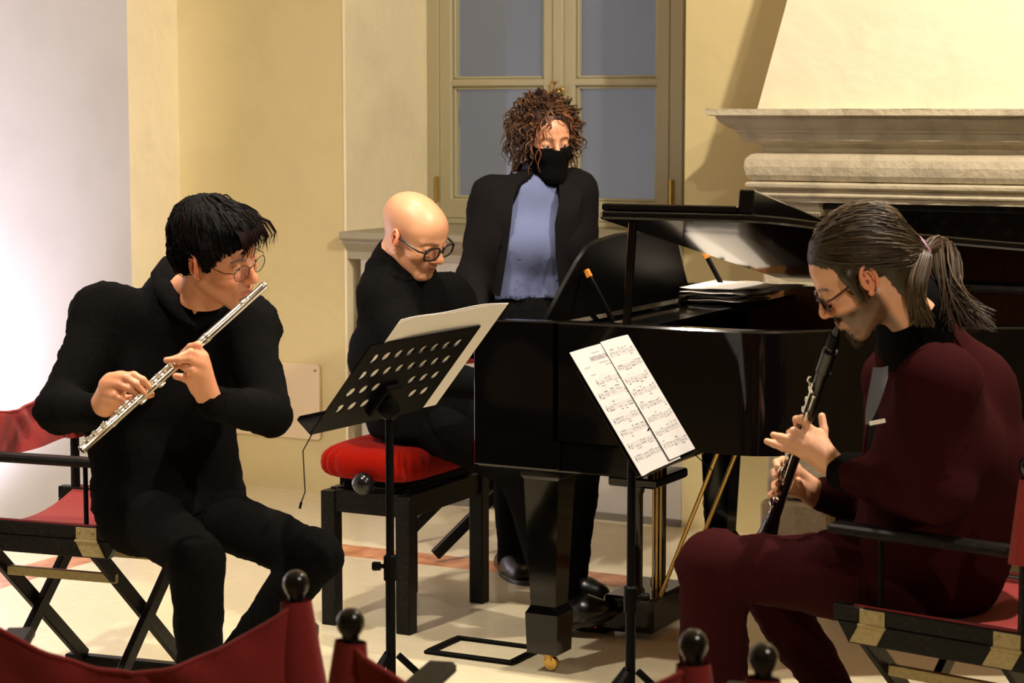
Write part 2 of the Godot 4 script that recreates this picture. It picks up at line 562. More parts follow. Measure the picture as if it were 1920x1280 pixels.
func materials() -> void:
	M.wall = patchy(rgb(213, 197, 143), 0.02, 0.01, 0.85, 0.35, 3, 0.15)
	M.reveal = patchy(rgb(243, 231, 193), 0.03, 0.01, 0.85, 0.35, 5, 0.15)
	M.white_wall = patchy(rgb(206, 206, 214), 0.02, 0.01, 0.85, 0.35, 9)
	M.hood = patchy(rgb(240, 228, 196), 0.025, 0.01, 0.85, 0.4, 11, 0.2)
	M.panel = mat(rgb(226, 204, 164), 0.7)
	M.ceiling = mat(rgb(228, 216, 190), 0.9)
	var fl := mat(Color.WHITE, 0.22)
	fl.albedo_texture = noise_tex(0.02, ramp([rgb(217, 205, 170), rgb(223, 212, 179), rgb(220, 208, 172), rgb(227, 217, 186)], [0.2, 0.45, 0.6, 0.85]), 21, 1024, false, 5)
	fl.uv1_triplanar = true; fl.uv1_world_triplanar = true; fl.uv1_scale = Vector3.ONE * 0.6
	fl.metallic_specular = 0.4
	M.floor = fl
	var bd := mat(Color.WHITE, 0.25)
	bd.albedo_texture = noise_tex(0.02, ramp([rgb(170, 104, 64), rgb(196, 128, 84), rgb(210, 146, 104)], [0.2, 0.5, 0.85]), 23, 512, false, 5)
	bd.uv1_triplanar = true; bd.uv1_world_triplanar = true; bd.uv1_scale = Vector3.ONE * 0.9
	M.band = bd
	M.grey_paint = mat(rgb(158, 150, 126), 0.5)
	M.sash = mat(rgb(178, 170, 138), 0.45)
	M.parapet = mat(rgb(186, 180, 166), 0.7)
	M.base = mat(rgb(112, 106, 92), 0.5)
	var st := patchy(rgb(204, 191, 160), 0.10, 0.012, 0.75, 1.3, 31, 0.6)
	M.stone = st
	M.soot = patchy(rgb(22, 16, 12), 0.2, 0.02, 0.9, 1.5, 37)
	M.brass = mat(rgb(200, 164, 92), 0.3, 1.0)
	M.old_brass = patchy(rgb(168, 152, 108), 0.08, 0.02, 0.5, 6.0, 41)
	M.old_brass.metallic = 0.35
	M.silver = mat(rgb(222, 214, 200), 0.2, 1.0)
	M.chrome = mat(rgb(220, 218, 214), 0.12, 1.0)
	var lq := mat(rgb(7, 6, 6), 0.09)
	lq.metallic_specular = 0.4; lq.clearcoat_enabled = true; lq.clearcoat = 0.2; lq.clearcoat_roughness = 0.04
	M.lacquer = lq
	M.lacquer_dim = mat(rgb(8, 7, 7), 0.4)
	M.lacquer_dim.metallic_specular = 0.2
	M.black_metal = mat(rgb(7, 6, 6), 0.5)
	M.black_wood = patchy(rgb(12, 10, 9), 0.15, 0.03, 0.42, 4.0, 43)
	M.ball = mat(rgb(14, 14, 17), 0.2)
	M.canvas = patchy(rgb(138, 27, 24), 0.12, 0.06, 0.9, 9.0, 47, 0.5)
	M.canvas.rim_enabled = true; M.canvas.rim = 0.25
	M.red_velvet = patchy(rgb(146, 17, 4), 0.1, 0.05, 0.85, 8.0, 49, 0.4)
	M.red_velvet.rim_enabled = true; M.red_velvet.rim = 0.1; M.red_velvet.metallic_specular = 0.1
	M.iron_gold = mat(rgb(84, 58, 26), 0.5, 0.5)
	M.veneer = patchy(rgb(150, 98, 46), 0.1, 0.03, 0.45, 3.0, 55)
	M.spruce = patchy(rgb(206, 146, 74), 0.1, 0.03, 0.45, 3.0, 53)
	M.felt_orange = mat(rgb(214, 132, 38), 0.8)
	M.ivory = mat(rgb(236, 230, 214), 0.25)
	M.paper = mat(rgb(244, 240, 234), 0.85)
	M.paper.backlight = Color(0.9, 0.88, 0.86)
	M.ebony = mat(rgb(12, 11, 11), 0.3)
	M.skin = mat(Color.WHITE, 0.42)
	M.skin.vertex_color_use_as_albedo = true
	M.hair = mat(Color.WHITE, 0.5)
	M.hair.vertex_color_use_as_albedo = true
	M.hair_black = M.hair.duplicate()
	M.hair_black.metallic_specular = 0.18; M.hair_black.roughness = 0.6
	M.knit = patchy(rgb(6, 5, 5), 0.3, 0.12, 0.95, 9.0, 59, 0.8)
	M.black_cloth = patchy(rgb(6, 5, 5), 0.3, 0.1, 0.92, 9.0, 61, 0.4)
	M.jacket_grey = patchy(rgb(20, 18, 18), 0.2, 0.1, 0.9, 9.0, 63, 0.4)
	M.blue_knit = patchy(rgb(112, 121, 158), 0.1, 0.1, 0.9, 9.0, 65, 0.5)
	M.maroon = patchy(rgb(46, 13, 14), 0.14, 0.1, 0.88, 9.0, 67, 0.5)
	for q in [M.maroon, M.knit, M.black_cloth, M.jacket_grey, M.blue_knit]: q.metallic_specular = 0.12
	M.black_wood.metallic_specular = 0.3; M.black_metal.metallic_specular = 0.2
	M.satin_grey = mat(rgb(98, 100, 108), 0.4)
	M.shoe = mat(rgb(14, 12, 11), 0.3)
	var gl := mat(Color(0.9, 0.93, 0.95, 0.06), 0.02)
	gl.transparency = BaseMaterial3D.TRANSPARENCY_ALPHA
	M.pane = gl
	var ln := mat(Color(0.5, 0.55, 0.65, 0.04), 0.02)
	ln.transparency = BaseMaterial3D.TRANSPARENCY_ALPHA
	M.lens = ln
	M.tort = mat(rgb(34, 18, 12), 0.25)
	M.eye_white = mat(rgb(214, 200, 186), 0.25)
	M.eye_dark = mat(rgb(34, 20, 12), 0.15)

func slab(lo: Vector3, hi: Vector3, called: String, m: Material, parent: Node3D = self) -> MeshInstance3D:
	var b := MB.new()
	b.box((lo + hi) * 0.5, (hi - lo).abs())
	return struct(b, called, m, parent)

const WZ := -7.58       # hall wall with the window niche
const CZ := 3.8         # ceiling height

func room() -> void:
	slab(Vector3(-5.9, -0.2, -8.9), Vector3(4.2, 0.0, 3.2), "floor", M.floor)
	var f: Node3D = get_node("floor")
	# inlaid border of reddish stone, laid in slabs a hair proud of the terrazzo
	var k := 0
	var x := -4.82
	while x < 2.0:
		var b := MB.new()
		b.box(Vector3(x + 0.35, 0.0, -6.60), Vector3(0.698, 0.0016, 0.17))
		put(b, "border_slab", M.band, f); x += 0.7
	var z := -6.5
	while z < 0.0:
		var b := MB.new()
		b.box(Vector3(-4.92, 0.0, z + 0.35 - 0.18), Vector3(0.17, 0.0016, 0.698))
		put(b, "border_slab", M.band, f); z += 0.7
	var nl := -4.734
	var nr := -3.20
	# window wall with a deep niche from floor to ceiling
	slab(Vector3(-5.9, 0, WZ - 1.0), Vector3(nl, CZ, WZ), "wall_back", M.wall)
	slab(Vector3(nr, 0, WZ - 1.0), Vector3(4.2, CZ, WZ), "wall_back_right", M.wall)
	slab(Vector3(nl, 3.2, WZ - 1.0), Vector3(nr, CZ, WZ), "wall_back_lintel", M.reveal)
	# plaster skins of the niche sides
	slab(Vector3(nl, 0, WZ - 0.85), Vector3(nl + 0.012, 3.2, WZ + 0.004), "wall_niche", M.reveal)
	slab(Vector3(nl + 0.075, 0, WZ - 0.72), Vector3(nr, 1.0, WZ - 0.004), "wall_parapet", M.parapet)
	slab(Vector3(nl + 0.075, 0.0, WZ - 0.02), Vector3(nr, 0.028, WZ + 0.012), "baseboard_back", M.base)
	# moulded sill running the depth of the niche
	var prof := PackedVector2Array([Vector2(-0.72, 1.0), Vector2(0.0, 1.0), Vector2(0.0, 1.03), Vector2(0.022, 1.055), Vector2(0.038, 1.066), Vector2(0.038, 1.078), Vector2(0.05, 1.082), Vector2(0.062, 1.09), Vector2(0.062, 1.106), Vector2(0.055, 1.116), Vector2(-0.72, 1.116)])
	var sb := MB.new()
	# profile lies in (z, y); extrude along x
	sb.prism(prof, nl - 0.02 + 0.03, nr, Transform3D(Basis(Vector3(0, 0, 1), Vector3(1, 0, 0), Vector3(0, 1, 0)), Vector3(0, 0, WZ)))
	struct(sb, "trim_sill", M.grey_paint)
	# left wall: tan return beside the corner, then a white painted wall
	slab(Vector3(-5.9, 0, -7.23), Vector3(-5.574, CZ, WZ), "wall_left", M.reveal)
	slab(Vector3(-5.9, 0, 3.2), Vector3(-5.574, CZ, -7.23), "wall_left_white", M.white_wall)
	slab(Vector3(4.2, 0, WZ), Vector3(4.4, CZ, 3.2), "wall_right", M.wall)
	slab(Vector3(-5.9, 0, 3.2), Vector3(4.4, CZ, 3.4), "wall_rear", M.wall)
	slab(Vector3(-5.9, CZ, WZ - 1.0), Vector3(4.4, CZ + 0.2, 3.4), "ceiling", M.ceiling)
	# flush cover plate on the wall, two screws
	var pl := thing("wall_cover_plate", "pale flush wall cover plate with rounded corner behind the flute player", "cover plate", Vector3(-5.08, 0.385, WZ))
	var pb := MB.new()
	var rp := PackedVector2Array()
	for c in 4:
		var sx: float = [1, -1, -1, 1][c]
		var sy: float = [1, 1, -1, -1][c]
		for i in 5:
			var a := PI / 2 * c + PI / 8 * i
			rp.append(Vector2(sx * 0.207 + 0.016 * cos(a), sy * 0.146 + 0.016 * sin(a)))
	pb.prism(rp, -0.004, 0.012, Transform3D(Basis(Vector3.RIGHT, Vector3(0, 0, 1), Vector3.UP), Vector3.ZERO), 0.003)
	put(pb, "plate", M.panel, pl)
	for s in [-1.0, 1.0]:
		pb = MB.new()
		pb.lathe(Vector3(s * 0.2, 0.135, 0.0115), Vector3(0, 0, 1), [[0.0, 0.006], [0.002, 0.005], [0.002, 0.0]], 10)
		put(pb, "screw", M.base, pl)
	# low uplight washing the white wall, out of the picture on the left
	var lp := thing("floor_uplight", "small floor uplight standing by the white wall", "lamp", Vector3(-4.95, 0, -5.4))
	var dirn := Vector3(-0.62, 0.34, -0.30).normalized()
	var lb := MB.new()
	lb.lathe(Vector3.ZERO, Vector3.UP, [[0.0, 0.0], [0.0, 0.11], [0.02, 0.11], [0.03, 0.02], [0.24, 0.015], [0.24, 0.0]], 20)
	put(lb, "stand", M.black_metal, lp)
	lb = MB.new()
	lb.lathe(Vector3(0, 0.27, 0) - dirn * 0.06, dirn, [[0.0, 0.0], [0.0, 0.05], [0.08, 0.08], [0.13, 0.085], [0.13, 0.075], [0.09, 0.07]], 20)
	put(lb, "housing", M.black_metal, lp)
	lb = MB.new()
	lb.lathe(Vector3(0, 0.27, 0) + dirn * 0.055, dirn, [[0.0, 0.0], [0.0, 0.066]], 20)
	for i in lb.n.size(): lb.n[i] = dirn
	var lg := mat(rgb(255, 246, 238), 0.6)
	lg.emission_enabled = true; lg.emission = Color(1, 0.95, 0.95); lg.emission_energy_multiplier = 5.0
	put(lb, "bulb_glass", lg, lp)
	var ol := SpotLight3D.new()
	ol.name = "spot_beam"
	lp.add_child(ol)
	ol.position = Vector3(0, 0.27, 0) + dirn * 0.09
	ol.basis = Basis.looking_at(dirn, Vector3.UP)
	ol.light_color = Color(1.0, 0.95, 1.0); ol.light_energy = 4.0; ol.light_size = 0.06; ol.spot_range = 10.0; ol.spot_attenuation = 2.0; ol.spot_angle = 52.0; ol.spot_angle_attenuation = 0.5; ol.shadow_enabled = true

func window_1() -> void:
	var w := Node3D.new()
	w.name = "window_1"
	add_child(w)
	w.set_meta("kind", "structure")
	w.set_meta("label", "grey painted casement window in a deep niche")
	var z := -8.30
	var x0 := -4.722; var x1 := -3.505
	var yb := 1.116; var yt := 3.1
	var b := MB.new()
	for s in [[Vector3(x0 + 0.03, (yb + yt) / 2, z), Vector3(0.06, yt - yb, 0.09)], [Vector3(x1 - 0.02, (yb + yt) / 2, z), Vector3(0.06, yt - yb, 0.09)], [Vector3((x0 + x1) / 2, yt - 0.03, z), Vector3(x1 - x0, 0.06, 0.09)], [Vector3((x0 + x1) / 2, yb + 0.012, z), Vector3(x1 - x0, 0.024, 0.09)]]:
		b.box(s[0], s[1], Basis.IDENTITY, 0.004)
	put(b, "frame", M.sash, w)
	var mid := -4.072
	for k in 2:
		var l := x0 + 0.06 if k == 0 else mid + 0.012
		var r := mid - 0.012 if k == 0 else x1 - 0.05
		var sa := MB.new()
		var cy := (yb + 0.024 + yt - 0.06) / 2
		var hh := yt - 0.06 - yb - 0.024
		var zz := z + 0.02
		for q in [[Vector3(l + 0.032, cy, zz), Vector3(0.064, hh, 0.05)], [Vector3(r - 0.032, cy, zz), Vector3(0.064, hh, 0.05)], [Vector3((l + r) / 2, yb + 0.024 + 0.045, zz), Vector3(r - l, 0.09, 0.049)], [Vector3((l + r) / 2, yt - 0.1, zz), Vector3(r - l, 0.08, 0.049)], [Vector3((l + r) / 2, 1.735, zz), Vector3(r - l, 0.032, 0.044)]]:
			sa.box(q[0], q[1], Basis.IDENTITY, 0.006)
		var so := put(sa, "casement", M.sash, w)
		# stepped inner bead round each pane
		for q in [[yb + 0.114, 1.719], [1.751, yt - 0.14]]:
			var bd := MB.new()
			for e in [[l + 0.07, (q[0] + q[1]) / 2, 0.012, q[1] - q[0]], [r - 0.07, (q[0] + q[1]) / 2, 0.012, q[1] - q[0]], [(l + r) / 2, q[0] + 0.006, r - l - 0.13, 0.012], [(l + r) / 2, q[1] - 0.006, r - l - 0.13, 0.012]]:
				bd.box(Vector3(e[0], e[1], zz - 0.008), Vector3(e[2], e[3], 0.03), Basis.IDENTITY, 0.004)
			put(bd, "bead", M.sash, so)
			var pn := MB.new()
			pn.box(Vector3((l + r) / 2, (q[0] + q[1]) / 2, zz - 0.015), Vector3(r - l - 0.12, q[1] - q[0], 0.004))
			put(pn, "pane", M.pane, so)
		for hy in [1.27, 2.6]:
			var hb := MB.new()
			hb.tube(PackedVector3Array([Vector3(l - 0.008 if k == 0 else r + 0.012, hy - 0.055, zz + 0.03), Vector3(l - 0.008 if k == 0 else r + 0.012, hy + 0.055, zz + 0.03)]), [0.009], 10)
			put(hb, "hinge", M.brass, so)
	b = MB.new()
	b.box(Vector3(mid, (yb + yt) / 2, z + 0.05), Vector3(0.05, yt - yb - 0.1, 0.018), Basis.IDENTITY, 0.006)
	put(b, "meeting_strip", M.sash, w)
	# brass cremone latch with a pierced plate
	b = MB.new()
	b.box(Vector3(mid - 0.02, 1.71, z + 0.066), Vector3(0.014, 0.055, 0.012), Basis.IDENTITY, 0.004)
	b.box(Vector3(mid - 0.012, 1.735, z + 0.07), Vector3(0.03, 0.008, 0.012), Basis.IDENTITY, 0.003)
	var ring := PackedVector3Array()
	for i in 17: ring.append(Vector3(mid + 0.022 + 0.011 * sin(TAU * i / 16), 1.70 + 0.014 * cos(TAU * i / 16), z + 0.068))
	b.tube(ring, [0.005], 8, false)
	b.box(Vector3(mid + 0.022, 1.684, z + 0.066), Vector3(0.036, 0.012, 0.01), Basis.IDENTITY, 0.003)
	put(b, "latch", M.brass, w)

func fireplace() -> void:
	var t := thing("fireplace", "stone fireplace with heavy moulded mantel and tapering plaster hood", "fireplace", Vector3(-1.84, 0, WZ))
	# mantel mouldings: profile (out, height) swept round the three free sides
	var hw := 1.04
	var bands := [
		["cornice", [[0.44, 1.50], [0.47, 1.505], [0.485, 1.512], [0.487, 1.535], [0.495, 1.54], [0.498, 1.548], [0.515, 1.556], [0.53, 1.566], [0.545, 1.582], [0.552, 1.596], [0.58, 1.6], [0.58, 1.622]]],
		["frieze", [[0.43, 1.365], [0.455, 1.372], [0.468, 1.39], [0.474, 1.42], [0.47, 1.445], [0.455, 1.462], [0.42, 1.47], [0.42, 1.485], [0.435, 1.50]]],
		["architrave", [[0.42, 1.295], [0.435, 1.295], [0.44, 1.312], [0.452, 1.315], [0.455, 1.32], [0.452, 1.326], [0.44, 1.33], [0.437, 1.338], [0.455, 1.345], [0.468, 1.348], [0.47, 1.358], [0.464, 1.366]]]]
	for bd in bands:
		var b := MB.new()
		var pr: Array = bd[1]
		var seg := 24
		for i in pr.size() - 1:
			var p: Array = pr[i]
			var q: Array = pr[i + 1]
			var nz := Vector2(q[1] - p[1], -(q[0] - p[0])).normalized()
			var po: float = p[0] - 0.58
			var qo: float = q[0] - 0.58
			# front face in slabs so that the worn stone can waver a little
			for s in seg:
				var u0 := float(s) / seg; var u1 := float(s + 1) / seg
				var pa := Vector3(lerpf(-hw - po, hw + po, u0), p[1], p[0])
				pa.x = lerpf(-(hw + po), hw + po, u0)
				var pb := Vector3(lerpf(-(hw + po), hw + po, u1), p[1], p[0])
				var qa := Vector3(lerpf(-(hw + qo), hw + qo, u0), q[1], q[0])
				var qb := Vector3(lerpf(-(hw + qo), hw + qo, u1), q[1], q[0])
				var w0 := 0.0025 * sin(u0 * 47.0 + i * 1.7) + 0.0015 * sin(u0 * 131.0 + i)
				var w1 := 0.0025 * sin(u1 * 47.0 + i * 1.7) + 0.0015 * sin(u1 * 131.0 + i)
				var v0 := 0.0025 * sin(u0 * 47.0 + (i + 1) * 1.7) + 0.0015 * sin(u0 * 131.0 + i + 1)
				var v1 := 0.0025 * sin(u1 * 47.0 + (i + 1) * 1.7) + 0.0015 * sin(u1 * 131.0 + i + 1)
				pa.z += w0; pb.z += w1; qa.z += v0; qb.z += v1
				b.quad(pa, pb, qb, qa, Vector3(0, nz.y, nz.x))
			for sx in [-1.0, 1.0]:
				b.quad(Vector3(sx * (hw + po), p[1], 0), Vector3(sx * (hw + po), p[1], p[0]), Vector3(sx * (hw + qo), q[1], q[0]), Vector3(sx * (hw + qo), q[1], 0), Vector3(sx * nz.x, nz.y, 0))
		var l: Array = pr[pr.size() - 1]
		var lo: float = l[0] - 0.58
		b.quad(Vector3(-hw - lo, l[1], 0), Vector3(hw + lo, l[1], 0), Vector3(hw + lo, l[1], l[0]), Vector3(-hw - lo, l[1], l[0]), Vector3.UP)
		var f0: Array = pr[0]
		var fo: float = f0[0] - 0.58
		b.quad(Vector3(-hw - fo, f0[1], 0), Vector3(hw + fo, f0[1], 0), Vector3(hw + fo, f0[1], f0[0]), Vector3(-hw - fo, f0[1], f0[0]), Vector3.DOWN)
		put(b, bd[0], M.stone, t)
	# plaster hood, narrower and shallower towards the ceiling
	var hb := MB.new()
	var c0 := [Vector3(-0.875, 1.62, 0), Vector3(-0.875, 1.62, 0.5), Vector3(0.875, 1.62, 0.5), Vector3(0.875, 1.62, 0)]
	var c1 := [Vector3(-0.36, CZ, 0), Vector3(-0.36, CZ, 0.24), Vector3(0.36, CZ, 0.24), Vector3(0.36, CZ, 0)]
	for i in 3:
		var nn: Vector3 = (c0[i + 1] - c0[i]).cross(c1[i] - c0[i]).normalized()
		hb.quad(c0[i], c0[i + 1], c1[i + 1], c1[i], nn)
	hb.quad(c0[0], c0[1], c0[2], c0[3], Vector3.DOWN)
	put(hb, "hood", M.hood, t)
	# jambs: stacked stone blocks with a bulging console, hearth slab
	for s in [-1.0, 1.0]:
		for q in [[0.055, 0.19, 0.27, 0.3], [0.245, 0.18, 0.24, 0.27], [0.43, 0.19, 0.26, 0.29], [0.62, 0.18, 0.25, 0.28], [0.80, 0.18, 0.25, 0.30], [0.98, 0.18, 0.25, 0.33], [1.13, 0.12, 0.25, 0.37], [1.245, 0.1, 0.25, 0.4]]:
			var jb := MB.new()
			jb.box(Vector3(s * 0.79, q[0] + 0.045, q[3] * 0.5), Vector3(q[2], q[1] - 0.006, q[3]), Basis.IDENTITY, 0.012)
			put(jb, "jamb_block", M.stone, t)
	var sh := MB.new()
	sh.box(Vector3(0, 0.0, 0.2), Vector3(2.0, 0.07, 0.4), Basis.IDENTITY, 0.02)
	put(sh, "hearth_slab", M.stone, t)
	var fb := MB.new()
	fb.box(Vector3(0, 0.68, 0.02), Vector3(1.34, 1.24, 0.03))
	put(fb, "fireback", M.soot, t)
	fb = MB.new()
	fb.box(Vector3(0, 1.28, 0.2), Vector3(1.34, 0.02, 0.38))
	fb.box(Vector3(-0.652, 0.66, 0.13), Vector3(0.02, 1.22, 0.2)); fb.box(Vector3(0.652, 0.66, 0.13), Vector3(0.02, 1.22, 0.2))
	put(fb, "firebox_lining", M.soot, t)

# ---------- piano ----------
const KX := -2.87      # keyboard front
const TZ := -5.28      # treble side
const BZ := -6.78      # bass side

func rim_outline(from_x: float, grow := 0.0) -> PackedVector2Array:
	var cv := Curve2D.new()
	cv.add_point(Vector2(-2.07, TZ), Vector2.ZERO, Vector2(0.1, -0.01))
	cv.add_point(Vector2(-1.86, -5.44), Vector2(-0.08, 0.09), Vector2(0.1, -0.1))
	cv.add_point(Vector2(-1.42, -5.73), Vector2(-0.16, 0.07), Vector2(0.2, -0.09))
	cv.add_point(Vector2(-0.93, -6.12), Vector2(-0.13, 0.15), Vector2(0.1, -0.12))
	cv.add_point(Vector2(-0.80, -6.5), Vector2(0, 0.15), Vector2(0, -0.12))
	cv.add_point(Vector2(-0.95, BZ), Vector2(0.1, 0.0))
	cv.bake_interval = 0.05
	var o := PackedVector2Array([Vector2(from_x, BZ), Vector2(from_x, TZ)])
	for p in cv.get_baked_points(): o.append(p)
	if grow != 0.0:
		var g := Geometry2D.offset_polygon(o, grow, Geometry2D.JOIN_ROUND)
		return g[0]
	return o

func piano() -> void:
	var T := thing("grand_piano", "glossy black grand piano with half raised lid and music desk", "piano", Vector3(-2.0, 0, -6.0))
	var id := Transform3D.IDENTITY
	var b := MB.new()
	# rim as a wall that follows the outline
	var out := rim_outline(-2.62)
	var inn := rim_outline(-2.62, -0.055)
	var m := out.size()
	for i in m:
		var j := (i + 1) % m
		if i == 0: continue
		var e := (out[j] - out[i])
		if e.length() < 1e-5: continue
		var a := out[i]; var c := out[j]
		var ep := (a - out[(i + m - 1) % m]).normalized()
		var en := (out[(j + 1) % m] - c).normalized()
		e = e.normalized()
		var no := Vector2(-e.y, e.x)
		if no.dot(a - Vector2(-2.0, -6.1)) < 0: no = -no
		var n0 := no; var n1 := no
		if ep.dot(e) > 0.8: n0 = Vector2(-(e + ep).y, (e + ep).x).normalized(); n0 = n0 if n0.dot(no) > 0 else -n0
		if en.dot(e) > 0.8: n1 = Vector2(-(e + en).y, (e + en).x).normalized(); n1 = n1 if n1.dot(no) > 0 else -n1
		var w := 0.05
		var ai := a - n0 * w; var ci := c - n1 * w
		var k := b.v.size()
		var lo := 0.70; var hi := 1.035; var bv := 0.006
		var rows := [[0.0, lo, 0], [0.0, hi - bv, 0], [bv, hi, 1], [w, hi, 2]]
		# outer face
		for q in [[a, n0], [c, n1]]:
			var p: Vector2 = q[0]; var nn: Vector2 = q[1]
			b.vert(Vector3(p.x, lo, p.y), Vector3(nn.x, 0, nn.y)); b.vert(Vector3(p.x, hi - bv, p.y), Vector3(nn.x, 0, nn.y))
		b.tri_i(k, k + 1, k + 3); b.tri_i(k, k + 3, k + 2)
		k = b.v.size()
		for q in [[a, n0], [c, n1]]:
			var p: Vector2 = q[0]; var nn: Vector2 = q[1]
			var up := (Vector3(nn.x, 0, nn.y) + Vector3.UP).normalized()
			b.vert(Vector3(p.x, hi - bv, p.y), up); b.vert(Vector3(p.x - nn.x * bv, hi, p.y - nn.y * bv), up)
		b.tri_i(k, k + 1, k + 3); b.tri_i(k, k + 3, k + 2)
		b.quad(Vector3(a.x - n0.x * bv, hi, a.y - n0.y * bv), Vector3(c.x - n1.x * bv, hi, c.y - n1.y * bv), Vector3(ci.x, hi, ci.y), Vector3(ai.x, hi, ai.y), Vector3.UP)
		b.quad(Vector3(a.x, lo, a.y), Vector3(c.x, lo, c.y), Vector3(ci.x, lo, ci.y), Vector3(ai.x, lo, ai.y), Vector3.DOWN)
	var rim := put(b, "rim", M.lacquer, T, true)
	b = MB.new()
	# veneered inner face of the rim
	for i in range(1, m):
		var j := (i + 1) % m
		var e := out[j] - out[i]
		if e.length() < 1e-5: continue
		e = e.normalized()
		var no := Vector2(-e.y, e.x)
		if no.dot(out[i] - Vector2(-2.0, -6.1)) < 0: no = -no
		var a := out[i] - no * 0.05; var c := out[j] - no * 0.05
		b.quad(Vector3(a.x, 0.8, a.y), Vector3(c.x, 0.8, c.y), Vector3(c.x, 1.034, c.y), Vector3(a.x, 1.034, a.y), Vector3(-no.x, 0, -no.y))
	put(b, "inner_veneer", M.veneer, rim, true)
	# soundboard, iron plate with openings suggested by struts, strings
	b = MB.new(); b.prism(rim_outline(-2.60, -0.04), 0.71, 0.745, id)
	put(b, "soundboard", M.spruce, T, true)
	b = MB.new(); b.prism(PackedVector2Array([Vector2(-2.6, -5.34), Vector2(-2.28, -5.34), Vector2(-2.2, -6.72), Vector2(-2.6, -6.72)]), 0.86, 0.885, id, 0.003)
	for q in [[Vector3(-2.25, 0.87, -5.45), Vector3(-1.6, 0.87, -5.75)], [Vector3(-2.25, 0.87, -5.8), Vector3(-1.25, 0.87, -6.0)], [Vector3(-2.25, 0.87, -6.2), Vector3(-0.95, 0.87, -6.35)], [Vector3(-2.25, 0.87, -6.6), Vector3(-0.95, 0.87, -6.62)]]:
		b.bar(q[0], q[1], 0.04, 0.03, Vector3.UP, 0.006)
	put(b, "iron_plate", M.iron_gold, T, true)
	b = MB.new()
	for i in 60:
		var u := i / 59.0
		var zz := lerpf(-5.40, -6.66, u)
		b.tube(PackedVector3Array([Vector3(-2.42, 0.89, zz), Vector3(lerpf(-2.0, -1.05, smoothstep(0.0, 1.0, u)), 0.88, zz - 0.02)]), [0.0011], 4, false)
	var sg := put(b, "strings", M.silver, T, true)
	sg.set_meta("kind", "stuff")
	# keybed, key slip, arms
	b = MB.new(); b.box(Vector3(-2.62, 0.655, (TZ + BZ) / 2), Vector3(0.5, 0.09, TZ - BZ - 0.02), Basis.IDENTITY, 0.006)
	put(b, "keybed", M.lacquer, T, true)
	b = MB.new(); b.box(Vector3(-2.86, 0.705, (TZ + BZ) / 2), Vector3(0.022, 0.05, 1.3), Basis.IDENTITY, 0.004)
	put(b, "key_slip", M.lacquer, T, true)
	for s in [0, 1]:
		b = MB.new()
		var zz := TZ if s == 0 else BZ + 0.05
		# cheek: profile in (x, y)
		var pr := PackedVector2Array([Vector2(-2.872, 0.615), Vector2(-2.60, 0.615), Vector2(-2.60, 1.035), Vector2(-2.84, 1.03), Vector2(-2.862, 1.02), Vector2(-2.872, 0.99)])
		b.prism(pr, 0.0, 0.05, Transform3D(Basis(Vector3.RIGHT, Vector3(0, 0, -1), Vector3.UP), Vector3(0, 0, zz)), 0.004)
		put(b, "cheek", M.lacquer, T, true)
	b = MB.new(); b.box(Vector3(-2.64, 0.93, (TZ + BZ) / 2), Vector3(0.03, 0.2, 1.39), Basis(Vector3(0, 0, 1), -0.12), 0.01)
	put(b, "fallboard", M.lacquer, T, true)
	b = MB.new(); b.box(Vector3(-2.53, 1.0, (TZ + BZ) / 2), Vector3(0.2, 0.018, 1.38), Basis.IDENTITY, 0.004)
	put(b, "desk_shelf", M.lacquer, T, true)
	var wk := MB.new(); wk.box(Vector3(0, 0, 0), Vector3(0.15, 0.02, 0.0225), Basis.IDENTITY, 0.0015)
	var wm := wk.done()
	var bk := MB.new(); bk.box(Vector3(0, 0, 0), Vector3(0.095, 0.014, 0.011), Basis.IDENTITY, 0.002)
	var bm := bk.done()
	for i in 52:
		var o := MeshInstance3D.new(); o.mesh = wm; o.material_override = M.ivory; o.name = "white_key"
		T.add_child(o, true); o.position = Vector3(-2.77, 0.725, -5.42 - i * 0.0236) - T.position
		if i < 51 and (i % 7) in [0, 1, 3, 4, 5]:
			var o2 := MeshInstance3D.new(); o2.mesh = bm; o2.material_override = M.ebony; o2.name = "black_key"
			T.add_child(o2, true); o2.position = Vector3(-2.742, 0.742, -5.42 - (i + 0.5) * 0.0236) - T.position
	# music desk: arched panel leaning back on two struts
	b = MB.new()
	var dp := PackedVector2Array()
	for q in [[-5.47, 0.0], [-5.475, 0.03], [-5.515, 0.11], [-5.565, 0.19], [-5.61, 0.235], [-5.66, 0.25], [-5.8, 0.262], [-5.95, 0.262], [-6.12, 0.25], [-6.24, 0.232], [-6.29, 0.21], [-6.40, 0.12], [-6.52, 0.03], [-6.54, 0.0]]:
		dp.append(Vector2(q[0], q[1]))
	var lean := Basis(Vector3(0, 0, 1), Vector3(-1, 0.0, 0), Vector3(0.30, 0.954, 0).normalized())
	lean = Basis(Vector3(0, 0, 1), Vector3(-0.954, 0.30, 0), Vector3(0.30, 0.954, 0))
	b.prism(dp, -0.008, 0.008, Transform3D(lean, Vector3(-2.745, 1.0, 0)), 0.003)
	var md := put(b, "music_desk", M.lacquer_dim, T, true)
	for zz in [-5.60, -6.50]:
		b = MB.new(); b.bar(Vector3(-2.66, 1.135, zz), Vector3(-2.585, 1.01, zz), 0.014, 0.012, Vector3(0, 0, 1), 0.002)
		put(b, "desk_strut", M.lacquer_dim, md, true)
		b = MB.new(); b.bar(Vector3(-2.672, 1.156, zz), Vector3(-2.659, 1.134, zz), 0.016, 0.014, Vector3(0, 0, 1), 0.002)
		put(b, "strut_pad", M.felt_orange, md, true)
	# lid: hinged along the bass side, resting on the short stick
	var al := 0.185
	var hz := Vector3(0, 1.045, BZ)
